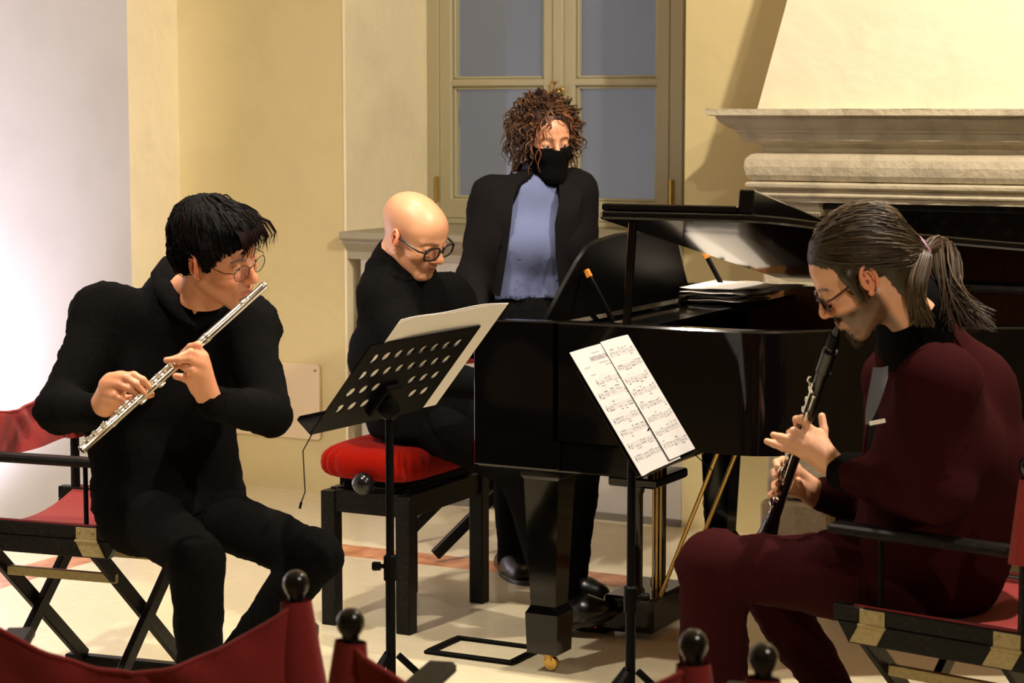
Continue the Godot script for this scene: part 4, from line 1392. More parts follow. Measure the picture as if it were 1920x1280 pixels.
func field_of(bones: Array, cell: float, grow := 0.0, k := 0.04) -> Field:
	var lo := Vector3.ONE * 99.0; var hi := Vector3.ONE * -99.0
	for q in bones:
		var m := Vector3.ONE * (maxf(q[2], q[3]) + absf(grow) + cell * 4.0 + 0.02)
		lo = lo.min(q[0] - m).min(q[1] - m); hi = hi.max(q[0] + m).max(q[1] + m)
	var f := Field.new(lo, hi, cell)
	for q in bones: f.cap(q[0], q[1], q[2] + grow, q[3] + grow, q[4] if q.size() > 4 else k)
	return f

func folds(seed_: int, freq := 9.0) -> FastNoiseLite:
	var n := FastNoiseLite.new()
	n.noise_type = FastNoiseLite.TYPE_SIMPLEX_SMOOTH; n.seed = seed_; n.frequency = freq; n.fractal_octaves = 2
	n.domain_warp_enabled = true; n.domain_warp_amplitude = 0.08; n.domain_warp_frequency = 4.0
	return n

func torso_bones(J: Dictionary, r: float) -> Array:
	var mid: Vector3 = (J.hipL + J.hipR) * 0.5
	return [
		[J.hipL, J.hipR, r * 1.02, r * 1.02], [J.chL, J.chR, r, r], [J.shL, J.shR, 0.068, 0.068, 0.07],
		[J.chL, J.hipL, r * 0.96, r * 0.94], [J.chR, J.hipR, r * 0.96, r * 0.94],
		[J.shL, J.chL, 0.07, r * 0.9, 0.06], [J.shR, J.chR, 0.07, r * 0.9, 0.06],
		[J.neck, (J.shL + J.shR) * 0.5, 0.062, 0.085, 0.06], [(J.chL + J.chR) * 0.5, J.neck, r * 0.9, 0.07, 0.06]]

func arm_bones(J: Dictionary, s: String, r: float) -> Array:
	return [[J["sh" + s], J["el" + s], r * 1.22, r * 0.98, 0.05], [J["el" + s], J["wr" + s], r * 0.98, r * 0.72, 0.03]]

func leg_bones(J: Dictionary, s: String, r: float) -> Array:
	return [[J["hip" + s], J["kn" + s], r * 1.3, r, 0.05], [J["kn" + s], J["an" + s], r * 0.98, r * 0.72, 0.03]]

# skin colour of a head, varying with what is printed on skin: lips, blush, stubble
class SkinTone:
	var base := Color(0.5, 0.28, 0.18)
	var lips := Color(0.36, 0.12, 0.09)
	var beard := Color(0.08, 0.045, 0.02)
	var stubble := 0.0
	var brow := Color(0.03, 0.018, 0.012)
	var has_brow := true
	var moustache := 0.0
	var shave := 0.0
	var noise := FastNoiseLite.new()
	func tint(p: Vector3) -> Color:
		var c := base
		var n1 := noise.get_noise_3dv(p * 60.0)
		var n2 := noise.get_noise_3dv(p * 420.0)
		c = c * (1.0 + 0.07 * n1)
		var ax := absf(p.x)
		# blush of cheeks, nose, ears
		var bl := exp(-(pow((ax - 0.042) / 0.02, 2.0) + pow((p.y + 0.03) / 0.02, 2.0))) * (1.0 if p.z > 0.03 else 0.0)
		bl += exp(-(p.x * p.x + pow(p.y + 0.034, 2.0)) / 0.0004) * (1.0 if p.z > 0.09 else 0.0)
		c = c.lerp(Color(c.r * 1.02, c.g * 0.72, c.b * 0.66), clampf(bl, 0.0, 1.0) * 0.6)
		# lips
		if p.z > 0.075 and ax < 0.026:
			var l := exp(-pow((p.y + 0.070 + ax * 0.06) / 0.0085, 4.0)) * smoothstep(0.027, 0.02, ax)
			c = c.lerp(lips, 0.75 * l)
			var slit := exp(-pow((p.y + 0.0705) / 0.0018, 2.0)) * smoothstep(0.026, 0.018, ax)
			c = c.lerp(lips * 0.35, 0.8 * slit)
		# eyebrows
		if has_brow and p.z > 0.04:
			var by := 0.021 - pow((ax - 0.03) / 0.05, 2.0) * 0.03
			var b := exp(-pow((p.y - by) / 0.0045, 4.0)) * smoothstep(0.008, 0.014, ax) * smoothstep(0.055, 0.046, ax)
			c = c.lerp(brow, b * (0.8 + 0.4 * n2))
		# beard along the jaw, moustache
		if stubble > 0.0:
			var line := smoothstep(-0.036, -0.056, p.y - 0.042 * smoothstep(0.045, 0.01, p.z))
			var lipfree := 1.0 - exp(-pow((p.y + 0.070) / 0.012, 4.0)) * smoothstep(0.03, 0.022, ax) * (1.0 if p.z > 0.07 else 0.0)
			var front := smoothstep(-0.02, 0.0, p.z)
			var m := clampf(line * lipfree * front * (0.8 + 0.5 * n2 + 0.3 * n1), 0.0, 1.0) * stubble
			var ms := exp(-pow((p.y + 0.054) / 0.008, 4.0)) * smoothstep(0.036, 0.026, ax) * (1.0 if p.z > 0.07 else 0.0) * moustache
			c = c.lerp(beard, clampf(maxf(m, ms * (0.8 + 0.4 * n2)), 0.0, 0.95))
		# clipped hair of a shaven head: round the sides and back
		if shave > 0.0:
			var sd := smoothstep(0.095, 0.06, p.y) * smoothstep(0.045, 0.01, p.z) * smoothstep(-0.075, -0.03, p.y)
			c = c.lerp(Color(0.17, 0.11, 0.075), clampf(sd * (0.75 + 0.5 * n2), 0.0, 1.0) * shave)
		return c

func face(mb: MB, t: Transform3D, sk: SkinTone, wide := 1.0, lids := 0.5) -> void:
	var f := Field.new(Vector3(-0.1, -0.15, -0.14), Vector3(0.1, 0.14, 0.135), 0.0042)
	f.ell(Vector3(0, 0.035, -0.022), Vector3(0.077, 0.087, 0.1), 0.02)
	f.ell(Vector3(0, 0.036, 0.028), Vector3(0.064, 0.056, 0.058), 0.03)
	f.ell(Vector3(0, -0.035, 0.026), Vector3(0.060, 0.078, 0.058), 0.03)
	f.cap(Vector3(0, -0.03, -0.03), Vector3(0, -0.14, -0.045), 0.055, 0.056, 0.03)
	for s in [-1.0, 1.0]:
		f.cap(Vector3(s * 0.053, -0.055, -0.002), Vector3(s * 0.018, -0.108, 0.064), 0.016, 0.017, 0.025)
		f.ell(Vector3(s * 0.041, -0.030, 0.056), Vector3(0.025, 0.022, 0.024), 0.02)
		f.cap(Vector3(s * 0.046, 0.018, 0.062), Vector3(s * 0.012, 0.019, 0.083), 0.009, 0.009, 0.014)
	f.ell(Vector3(0, -0.106, 0.071), Vector3(0.023, 0.018, 0.018), 0.02)
	f.ell(Vector3(0, -0.067, 0.076), Vector3(0.03, 0.022, 0.018), 0.02)
	for s in [-1.0, 1.0]:
		f.ell(Vector3(s * 0.032, -0.003, 0.1), Vector3(0.018, 0.013, 0.019), 0.012, true)
		# eyelids over the eyeball
		f.ell(Vector3(s * 0.032, -0.001 + 0.005 * (1.0 - lids), 0.073), Vector3(0.0165, 0.0135 - 0.0035 * (1.0 - lids), 0.0135), 0.004)
	f.cap(Vector3(0, 0.014, 0.082), Vector3(0, -0.028, 0.106), 0.008, 0.0105, 0.012)
	f.ell(Vector3(0, -0.034, 0.107), Vector3(0.0125, 0.0115, 0.0125), 0.008)
	for s in [-1.0, 1.0]: f.ell(Vector3(s * 0.0125, -0.040, 0.095), Vector3(0.0085, 0.0075, 0.011), 0.007)
	for s in [-1.0, 1.0]: f.ell(Vector3(s * 0.006, -0.047, 0.102), Vector3(0.0035, 0.004, 0.005), 0.003, true)
	for s in [-1.0, 1.0]:
		f.cap(Vector3(0, -0.0645, 0.0955), Vector3(s * 0.021, -0.0685, 0.085), 0.0058, 0.004, 0.004)
		f.cap(Vector3(0, -0.0775, 0.0935), Vector3(s * 0.018, -0.0745, 0.084), 0.0068, 0.005, 0.004)
	var tt := t * Transform3D(Basis.from_scale(Vector3(wide, 1, 1)), Vector3.ZERO)
	f.mesh(mb, tt, sk.tint)
	# ears: shell, rim, inner fold, lobe
	for s in [-1.0, 1.0]:
		var e := Transform3D(Basis(Vector3.UP, s * 0.45) * Basis(Vector3.RIGHT, -0.18), Vector3(s * 0.0765, -0.006, -0.006))
		mb.col = sk.base * Color(1.0, 0.74, 0.68)
		mb.ball(tt * (e * Vector3(0, -0.002, 0)), 1.0, 14, Vector3(0.005, 0.026, 0.016), (t.basis * e.basis).orthonormalized())
		var rim := PackedVector3Array()
		for i in 15:
			var a := lerpf(-0.9, 4.0, i / 14.0)
			var rr := Vector2(0.0175, 0.0285) if i < 11 else Vector2(0.0175, 0.0285) * (1.0 - 0.03 * (i - 10))
			rim.append(tt * (e * Vector3(s * 0.007, sin(a) * rr.y, -cos(a + PI) * -rr.x)))
		mb.tube(rim, [0.004, 0.0046, 0.005, 0.005, 0.005, 0.005, 0.005, 0.0048, 0.0046, 0.0046, 0.0048, 0.0055, 0.0062, 0.0058, 0.004], 8)
		var fold := PackedVector3Array()
		for i in 8:
			var a := lerpf(0.6, 3.6, i / 7.0)
			fold.append(tt * (e * Vector3(s * 0.007, sin(a) * 0.016 + 0.001, cos(a) * 0.009 - 0.001)))
		mb.tube(fold, [0.0028], 6)
		mb.ball(tt * (e * Vector3(s * 0.004, -0.004, 0.014)), 0.0052, 8)
		mb.ball(tt * (e * Vector3(s * 0.003, -0.028, 0.006)), 0.0075, 10, Vector3(0.7, 1.1, 1.0), (t.basis * e.basis).orthonormalized())
		mb.col = sk.base * Color(0.30, 0.16, 0.12)
		mb.ball(tt * (e * Vector3(s * 0.0035, -0.004, 0.006)), 0.0055, 8)

func eyes(parent: Node3D, t: Transform3D, look: Vector3, wide := 1.0) -> void:
	for s in [-1.0, 1.0]:
		var c := t * Vector3(s * 0.032 * wide, -0.004, 0.0738)
		var b := MB.new(); b.ball(c, 0.0124, 14)
		var o := put(b, "eye", M.eye_white, parent, true)
		b = MB.new(); b.ball(c + look.normalized() * 0.0076, 0.0062, 10)
		put(b, "iris", M.eye_dark, o, true)

func lock(mb: MB, pts: PackedVector3Array, r: float, tip := 0.25, flat := 0.6, sides := 5) -> void:
	var rad := []
	var n := pts.size()
	for i in n:
		var u := float(i) / (n - 1)
		rad.append(r * lerpf(0.7, 1.0, minf(1.0, u * 4.0)) * lerpf(1.0, tip, smoothstep(0.35, 1.0, u)))
	mb.tube(pts, rad, sides, true, flat)

func glasses(parent: Node3D, t: Transform3D, m: Material, r: float, rim_r: float, square: float, wide := 1.0) -> void:
	var b := MB.new()
	var lens := []
	for s in [-1.0, 1.0]:
		var pts := PackedVector3Array()
		for i in 29:
			var a := TAU * i / 28
			var ex := lerpf(1.0, 0.5, square)
			var cx := signf(cos(a)) * pow(absf(cos(a)), ex); var cy := signf(sin(a)) * pow(absf(sin(a)), ex)
			pts.append(t * Vector3(s * 0.034 * wide + cx * r * 1.1, -0.008 + cy * r * 0.86, 0.104 - absf(s * 0.034 + cx * r) * 0.16))
		b.tube(pts, [rim_r], 6, false)
		lens.append(pts)
		b.tube(PackedVector3Array([t * Vector3(s * (0.034 * wide + r * 1.1), -0.001, 0.092), t * Vector3(s * 0.074 * wide, 0.0, 0.078), t * Vector3(s * 0.0805 * wide, 0.006, 0.004), t * Vector3(s * 0.074 * wide, -0.006, -0.02)]), [rim_r * 1.1], 6)
	b.tube(PackedVector3Array([t * Vector3(-0.034 * wide + r * 1.08, -0.002, 0.101), t * Vector3(0, 0.002, 0.106), t * Vector3(0.034 * wide - r * 1.08, -0.002, 0.101)]), [rim_r], 6)
	var g := put(b, "glasses_frame", m, parent, true)
	for l in lens:
		b = MB.new()
		var c := Vector3.ZERO
		for p in l: c += p
		c /= l.size()
		b.poly(l, (t.basis * Vector3(0, 0, 1)).normalized())
		put(b, "lens", M.lens, g, true)

func hand(mb: MB, sk: SkinTone, palm: Array, fingers: Array, r: float) -> void:
	var bones := palm.duplicate()
	for f in fingers:
		var n: int = f.size()
		for i in n - 1:
			bones.append([f[i], f[i + 1], r * (1.08 - 0.1 * i), r * (0.98 - 0.1 * i), 0.004 if i > 0 else 0.012])
	var fd := field_of(bones, 0.0034, 0.0, 0.012)
	var hc: Color = sk.base
	fd.mesh(mb, Transform3D.IDENTITY, func(p: Vector3) -> Color: return hc * (1.0 + 0.10 * sk.noise.get_noise_3dv(p * 90.0)))
	# nails
	mb.col = hc.lerp(Color(0.75, 0.5, 0.42), 0.5)

func shoe(parent: Node3D, heel: Vector3, toe: Vector3, ankle: Vector3) -> void:
	var d := (toe - heel).normalized()
	var f := field_of([[heel + Vector3(0, 0.04, 0), heel + d * 0.1 + Vector3(0, 0.045, 0), 0.041, 0.044], [heel + d * 0.1 + Vector3(0, 0.045, 0), toe - d * 0.05 + Vector3(0, 0.032, 0), 0.046, 0.04], [toe - d * 0.07 + Vector3(0, 0.03, 0), toe - d * 0.03 + Vector3(0, 0.026, 0), 0.042, 0.03], [heel + d * 0.05 + Vector3(0, 0.05, 0), ankle, 0.042, 0.04]], 0.008, 0.0, 0.02)
	var low := minf(heel.y, toe.y)
	var b := MB.new(); f.mesh(b)
	var o := put(b, "shoe", M.shoe, parent, true)
	b = MB.new()
	var side_ := d.cross(Vector3.UP).normalized()
	var pts := PackedVector2Array()
	for i in 20:
		var a := TAU * i / 20
		var L := heel.distance_to(toe) * 0.5 + 0.03
		pts.append(Vector2(cos(a) * L, sin(a) * (0.046 + 0.004 * cos(a))))
	var up := side_.cross(d)
	b.prism(pts, -0.004, 0.012, Transform3D(Basis(d, up, d.cross(up)), (heel + toe) * 0.5 + Vector3(0, 0.003, 0)), 0.003)
	put(b, "sole", M.shoe, o, true)

func person(label: String, base: Vector3) -> Node3D:
	return thing("person", label, "person", base)

# ---------- the flute player ----------
func flutist() -> void:
	var J := {
		hipR = at(268, 955, 5.52), hipL = at(372, 955, 5.66), chR = at(238, 720, 5.52), chL = at(345, 725, 5.58), shR = at(198, 592, 5.48), shL = at(462, 610, 5.55),
		neck = at(338, 560, 5.52), elR = at(112, 768, 5.26), wrR = at(184, 772, 5.06), elL = at(502, 772, 5.32), wrL = at(396, 757, 5.08),
		knR = at(370, 1055, 5.08), anR = at(376, 1380, 5.18), knL = at(590, 1043, 5.35), anL = at(405, 1285, 5.42)}
	var P := person("seated man in black knitted sweater and glasses playing a silver flute", Vector3(J.hipR.x, 0, J.hipR.z))
	var sk := SkinTone.new()
	sk.base = lin(212, 146, 108); sk.lips = lin(150, 74, 62); sk.stubble = 0.14; sk.beard = lin(70, 44, 32); sk.moustache = 0.25
	var ht := Transform3D(frame(side(0.84, -0.28, 0.46), side(0.22, 0.86, 0.46)).scaled(Vector3.ONE * 1.03), at(410, 474, 5.30))
	var body := MB.new()
	body.col = sk.base
	face(body, ht, sk, 1.0, 0.55)
	body.col = sk.base
	var bones := torso_bones(J, 0.108) + arm_bones(J, "L", 0.04) + arm_bones(J, "R", 0.04) + leg_bones(J, "L", 0.058) + leg_bones(J, "R", 0.058)
	bones.append([J.neck, ht * Vector3(0, -0.08, -0.03), 0.062, 0.058])
	field_of(bones, 0.016, -0.012).mesh(body)
	# right hand (palm, then index, middle, ring, little, thumb)
	hand(body, sk, [[J.wrR, at(208, 716, 4.99), 0.027, 0.022], [J.wrR, at(226, 712, 4.98), 0.026, 0.02], [at(200, 760, 5.03), at(206, 728, 4.985), 0.026, 0.024], [at(212, 752, 5.0), at(222, 730, 4.975), 0.022, 0.02]], [
		[at(224, 706, 4.985), at(251, 703, 4.955), at(268, 712, 4.945), at(280, 725, 4.95)],
		[at(208, 709, 4.985), at(236, 708, 4.95), at(256, 720, 4.94), at(271, 737, 4.945)],
		[at(196, 720, 4.985), at(224, 721, 4.95), at(241, 728, 4.94), at(255, 739, 4.945)],
		[at(198, 738, 4.985), at(215, 742, 4.95), at(226, 748, 4.945), at(236, 753, 4.945)],
		[at(222, 745, 5.02), at(252, 748, 5.01), at(284, 739, 5.0)]], 0.0094)
	# left hand
	hand(body, sk, [[J.wrL, at(377, 690, 5.03), 0.028, 0.022], [J.wrL, at(366, 702, 5.03), 0.027, 0.022], [at(388, 742, 5.07), at(378, 670, 5.03), 0.024, 0.018], [at(372, 725, 5.05), at(356, 704, 5.03), 0.022, 0.016]], [
		[at(373, 664, 5.03), at(371, 647, 5.02), at(357, 650, 5.035), at(343, 662, 5.05)],
		[at(376, 672, 5.02), at(358, 660, 4.99), at(340, 668, 4.985), at(322, 674, 4.99)],
		[at(378, 684, 5.015), at(356, 673, 4.985), at(336, 674, 4.98), at(312, 675, 4.985)],
		[at(376, 700, 5.02), at(358, 694, 4.995), at(346, 688, 4.99), at(340, 686, 4.995)],
		[at(366, 722, 5.06), at(346, 708, 5.06), at(330, 705, 5.06)]], 0.0098)
	put(body, "body", M.skin, P, true)
	eyes(P, ht, side(0.95, -0.2, 0.2))
	glasses(P, ht, mat(rgb(60, 34, 26), 0.3, 0.4), 0.0225, 0.0011, 0.0)
	# sweater, ribbed shawl collar, cuffs
	var f := field_of(torso_bones(J, 0.128) + arm_bones(J, "L", 0.058) + arm_bones(J, "R", 0.058) + [[at(312, 545, 5.58), at(326, 518, 5.55), 0.055, 0.04]], 0.0125, 0.0)
	f.cut(at(300, 965, 5.5), Vector3(0, -1, 0))
	f.cap(at(362, 575, 5.39), at(362, 612, 5.36), 0.05, 0.012, 0.01, true)
	var mb := MB.new(); f.mesh(mb, Transform3D.IDENTITY, null, folds(3), 0.010)
	var sw := put(mb, "sweater", M.knit, P, true)
	mb = MB.new()
	var col := PackedVector3Array([at(436, 560, 5.38), at(404, 556, 5.44), at(392, 572, 5.40)])
	col = PackedVector3Array([at(362, 606, 5.36), at(338, 580, 5.38), at(316, 552, 5.44), at(308, 522, 5.54), at(322, 500, 5.64), at(352, 496, 5.68), at(392, 512, 5.64), at(420, 540, 5.52), at(412, 566, 5.42), at(380, 596, 5.36), at(362, 612, 5.35)])
	mb.tube(col, [0.016, 0.03, 0.036, 0.038, 0.036, 0.034, 0.032, 0.03, 0.028, 0.022, 0.014], 12, true, 0.8)
	put(mb, "shawl_collar", M.knit, sw, true)
	for s in ["L", "R"]:
		mb = MB.new()
		var dd: Vector3 = (J["wr" + s] - J["el" + s]).normalized()
		mb.tube(PackedVector3Array([J["wr" + s] - dd * 0.07, J["wr" + s] - dd * 0.04, J["wr" + s] - dd * 0.004]), [0.044, 0.042, 0.038], 16)
		put(mb, "cuff", M.knit, sw, true)
	mb = MB.new()
	f = field_of(leg_bones(J, "L", 0.066) + leg_bones(J, "R", 0.066) + [[J.hipL, J.hipR, 0.125, 0.125]], 0.0125)
	f.mesh(mb, Transform3D.IDENTITY, null, folds(5), 0.008)
	put(mb, "trousers", M.black_cloth, P, true)
	shoe(P, Vector3(J.anR.x, 0, J.anR.z) + side(-0.02, 0, -0.05), Vector3(J.anR.x, 0, J.anR.z) + side(0.06, 0, 0.17), J.anR)
	shoe(P, Vector3(J.anL.x, 0.03, J.anL.z) + side(-0.06, 0, -0.03), Vector3(J.anL.x, 0.0, J.anL.z) + side(0.15, 0, 0.07), J.anL)
	# hair: thick black mop swept to the front
	mb = MB.new()
	mb.col = lin(20, 15, 13)
	f = Field.new(Vector3(-0.12, -0.12, -0.17), Vector3(0.12, 0.16, 0.14), 0.006)
	f.ell(Vector3(0, 0.048, -0.024), Vector3(0.087, 0.092, 0.112), 0.02)
	f.ell(Vector3(0, 0.0, -0.065), Vector3(0.078, 0.085, 0.066), 0.02)
	f.ell(Vector3(0.0, 0.085, 0.05), Vector3(0.07, 0.042, 0.055), 0.03)
	for s in [-1.0, 1.0]: f.cap(Vector3(s * 0.076, 0.05, 0.03), Vector3(s * 0.073, -0.012, 0.016), 0.02, 0.007, 0.02)
	f.ell(Vector3(0, -0.045, 0.085), Vector3(0.075, 0.098, 0.058), 0.012, true)
	for s in [-1.0, 1.0]: f.ell(Vector3(s * 0.09, -0.03, -0.006), Vector3(0.03, 0.04, 0.024), 0.008, true)
	f.ell(Vector3(0, -0.13, -0.03), Vector3(0.1, 0.07, 0.1), 0.01, true)
	f.mesh(mb, ht, null, folds(51, 55.0), 0.006)
	var r := RandomNumberGenerator.new(); r.seed = 11
	var hc := Vector3(0, 0.03, -0.02)
	var crown := Vector3(0.1, 0.86, -0.5).normalized()
	for i in 900:
		var d := Vector3(r.randfn(), r.randfn(), r.randfn()).normalized()
		if d.y < -0.35 or d.dot(crown) > 0.985: continue
		var ax := crown.cross(d).normalized()
		var pts := PackedVector3Array()
		var lift := r.randf_range(0.0005, 0.0035)
		for k in 8:
			var q := d.rotated(ax, 0.11 * k)
			var t := f.reach(hc, q)
			if t < 0.0: break
			pts.append(ht * (hc + q * (t + lift * (0.4 + 0.25 * k))))
		if pts.size() < 4: continue
		mb.col = lin(17, 13, 12) * (0.5 + r.randf() * 1.1)
		lock(mb, pts, r.randf_range(0.0022, 0.0048), 0.2, 0.6)
	# loose tips over the brow
	for i in 70:
		var x := r.randf_range(-0.055, 0.06)
		mb.col = lin(13, 10, 9)
		lock(mb, PackedVector3Array([ht * Vector3(x * 0.8, 0.11, 0.07), ht * Vector3(x, 0.1, 0.105), ht * Vector3(x * 1.1, 0.075, 0.122), ht * Vector3(x * 1.15 + r.randf_range(-0.008, 0.008), r.randf_range(0.03, 0.055), 0.118 + r.randf_range(-0.014, 0.010))]), r.randf_range(0.002, 0.004), 0.1, 0.5)
	put(mb, "hair", M.hair_black, P, true)
	flute()

func flute() -> void:
	var a := at(497, 534, 5.165); var b := at(153, 844, 4.85)
	var d := (b - a).normalized()
	var L := a.distance_to(b)
	var T := thing("flute", "silver concert flute held by the man in the black sweater", "flute", (a + b) * 0.5)
	var m := MB.new()
	m.lathe(a, d, [[0.0, 0.0], [0.0, 0.0098], [0.004, 0.0108], [0.012, 0.0108], [0.014, 0.0098], [L * 0.32, 0.0103], [L * 0.322, 0.0118], [L * 0.335, 0.0118], [L * 0.337, 0.0112], [L * 0.375, 0.0112], [L * 0.377, 0.0122], [L * 0.387, 0.0122], [L * 0.389, 0.0102], [L * 0.83, 0.0102], [L * 0.831, 0.0114], [L * 0.845, 0.0114], [L * 0.846, 0.0102], [L - 0.006, 0.0102], [L - 0.005, 0.0112], [L, 0.0112], [L, 0.0095], [L - 0.05, 0.0092]], 24)
	put(m, "tube", M.silver, T, true)
	m = MB.new()
	m.lathe(b - d * 0.03, d, [[0.0, 0.0], [0.0, 0.0092]], 16)
	put(m, "bore", M.ebony, T, true)
	# key side faces up and towards the audience
	var up := (Vector3.UP * 0.9 + side(-0.5, 0, 0.75)).normalized()
	up = (up - d * up.dot(d)).normalized()
	var lat := d.cross(up)
	m = MB.new()
	m.ball(a + d * 0.07 + up * 0.0095, 1.0, 16, Vector3(0.011, 0.004, 0.017), Basis(lat, up, lat.cross(up)))
	put(m, "lip_plate", M.silver, T, true)
	m = MB.new()
	m.tube(PackedVector3Array([a + d * L * 0.42 + lat * 0.012 + up * 0.007, a + d * L * 0.80 + lat * 0.012 + up * 0.007]), [0.0022], 8)
	m.tube(PackedVector3Array([a + d * L * 0.85 + lat * 0.012 + up * 0.004, a + d * L * 0.97 + lat * 0.012 + up * 0.004]), [0.0022], 8)
	for u in [0.42, 0.5, 0.58, 0.66, 0.74, 0.80, 0.86, 0.97]:
		m.lathe(a + d * L * u + lat * 0.009 + up * 0.004, (lat + up * 0.6).normalized(), [[0.0, 0.0018], [0.006, 0.0018], [0.008, 0.003], [0.009, 0.0]], 8)
	put(m, "key_rods", M.silver, T, true)
	var k := 0
	for u in [0.44, 0.485, 0.515, 0.55, 0.585, 0.62, 0.655, 0.69, 0.725, 0.76, 0.795, 0.875, 0.92, 0.955]:
		m = MB.new()
		var c: Vector3 = a + d * L * u + up * 0.012
		m.lathe(c, up, [[-0.002, 0.0], [-0.002, 0.0075], [0.0, 0.008], [0.0015, 0.0078], [0.002, 0.0055], [0.0012, 0.0035], [0.0012, 0.0]], 16)
		m.tube(PackedVector3Array([c + lat * 0.007, a + d * L * u + lat * 0.0125 + up * 0.007]), [0.002], 6)
		put(m, "key_cup", M.silver, T, true)
		k += 1
	m = MB.new()
	for q in [[0.60, -1.0], [0.70, -1.0], [0.815, 1.0], [0.90, 1.0]]:
		var c: Vector3 = a + d * L * q[0] + lat * 0.018 * q[1] - up * 0.002
		m.ball(c, 1.0, 12, Vector3(0.005, 0.0025, 0.011), Basis(lat, up, lat.cross(up)))
		m.tube(PackedVector3Array([c, a + d * L * (q[0] + 0.02) + lat * 0.010 * q[1] + up * 0.005]), [0.002], 6)
	put(m, "touch_keys", M.silver, T, true)

# ---------- the pianist ----------
func pianist() -> void:
	var J := {
		hipR = Vector3(-3.37, 0.655, -5.77), hipL = Vector3(-3.37, 0.655, -5.95), chR = at(738, 668, 6.62), chL = at(786, 668, 6.80), shR = at(722, 556, 6.60), shL = at(838, 560, 6.86),
		neck = at(762, 490, 6.68), elR = at(800, 712, 6.34), wrR = Vector3(-2.86, 0.78, -5.72), elL = at(900, 640, 6.86), wrL = Vector3(-2.86, 0.78, -6.2),
		knR = Vector3(-2.94, 0.53, -5.72), anR = at(1052, 1120, 6.52), knL = Vector3(-2.92, 0.53, -6.08), anL = at(1062, 1080, 6.78)}
	var P := person("bald man with dark glasses in black sweater playing the grand piano", Vector3(-3.4, 0, -5.86))
	var sk := SkinTone.new()
	sk.base = lin(216, 156, 116); sk.lips = lin(160, 92, 76); sk.stubble = 0.12; sk.beard = lin(110, 76, 52); sk.shave = 0.55; sk.brow = lin(110, 78, 54)
	var ht := Transform3D(frame(side(0.74, -0.46, 0.49), side(0.34, 0.86, 0.38)) * Basis.from_scale(Vector3(1.08, 0.97, 1.06)), at(780, 438, 6.58))
	var body := MB.new()
	face(body, ht, sk, 1.02, 0.75)
	body.col = sk.base
	var bones := torso_bones(J, 0.105) + arm_bones(J, "L", 0.04) + arm_bones(J, "R", 0.04) + leg_bones(J, "L", 0.055) + leg_bones(J, "R", 0.055)
	bones.append([J.neck, ht * Vector3(0, -0.07, -0.03), 0.064, 0.06])
	field_of(bones, 0.016, -0.012).mesh(body)
	for s in [-1.0, 1.0]:
		var w: Vector3 = J.wrR if s > 0 else J.wrL
		var o := w + Vector3(0.07, 0.012, 0)
		var fs := []
		for i in 4:
			var z: float = s * (-0.03 + 0.021 * i)
			fs.append([o + Vector3(0.02, 0.0, z), o + Vector3(0.055, 0.01, z * 1.1), o + Vector3(0.078, -0.008, z * 1.15), o + Vector3(0.085, -0.03, z * 1.15)])
		fs.append([w + Vector3(0.03, 0, -s * 0.03), w + Vector3(0.065, -0.005, -s * 0.055), w + Vector3(0.095, -0.02, -s * 0.058)])
		hand(body, sk, [[w, o + Vector3(0.015, 0, -s * 0.02), 0.024, 0.016], [w, o + Vector3(0.015, 0, s * 0.02), 0.024, 0.016]], fs, 0.0088)
	put(body, "body", M.skin, P, true)
	eyes(P, ht, side(0.75, -0.6, 0.3))
	glasses(P, ht, mat(rgb(14, 11, 10), 0.25), 0.0255, 0.0033, 0.8, 1.06)
	var f := field_of(torso_bones(J, 0.128) + arm_bones(J, "L", 0.056) + arm_bones(J, "R", 0.058) + [[J.neck, J.neck.lerp(ht * Vector3(0, -0.07, -0.05), 0.55), 0.082, 0.072, 0.03], [at(722, 508, 6.72), at(740, 484, 6.67), 0.055, 0.045, 0.03], [at(716, 508, 6.64), at(732, 484, 6.63), 0.056, 0.046, 0.03], [at(755, 520, 6.60), at(752, 500, 6.61), 0.055, 0.046, 0.03]], 0.0125)
	f.cut(Vector3(-3.4, 0.6, -5.9), Vector3(0, -1, 0))
	f.cut(Vector3(-2.87, 0.6, -5.9), Vector3(1, 0, 0))
	var mb := MB.new(); f.mesh(mb, Transform3D.IDENTITY, null, folds(13), 0.009)
	var sw := put(mb, "sweater", M.black_cloth, P, true)
	f = field_of(leg_bones(J, "L", 0.066) + leg_bones(J, "R", 0.066) + [[J.hipL, J.hipR, 0.115, 0.115], [J.knL, J.anL, 0.07, 0.062], [J.knR, J.anR, 0.07, 0.062]], 0.0125)
	mb = MB.new(); f.mesh(mb, Transform3D.IDENTITY, null, folds(15), 0.006)
	put(mb, "trousers", M.black_cloth, P, true)
	shoe(P, at(1050, 1187, 6.50), at(1142, 1168, 6.42) + Vector3(0, 0.02, 0), J.anR)
	shoe(P, at(1048, 1142, 6.78), at(1142, 1128, 6.70), J.anL)

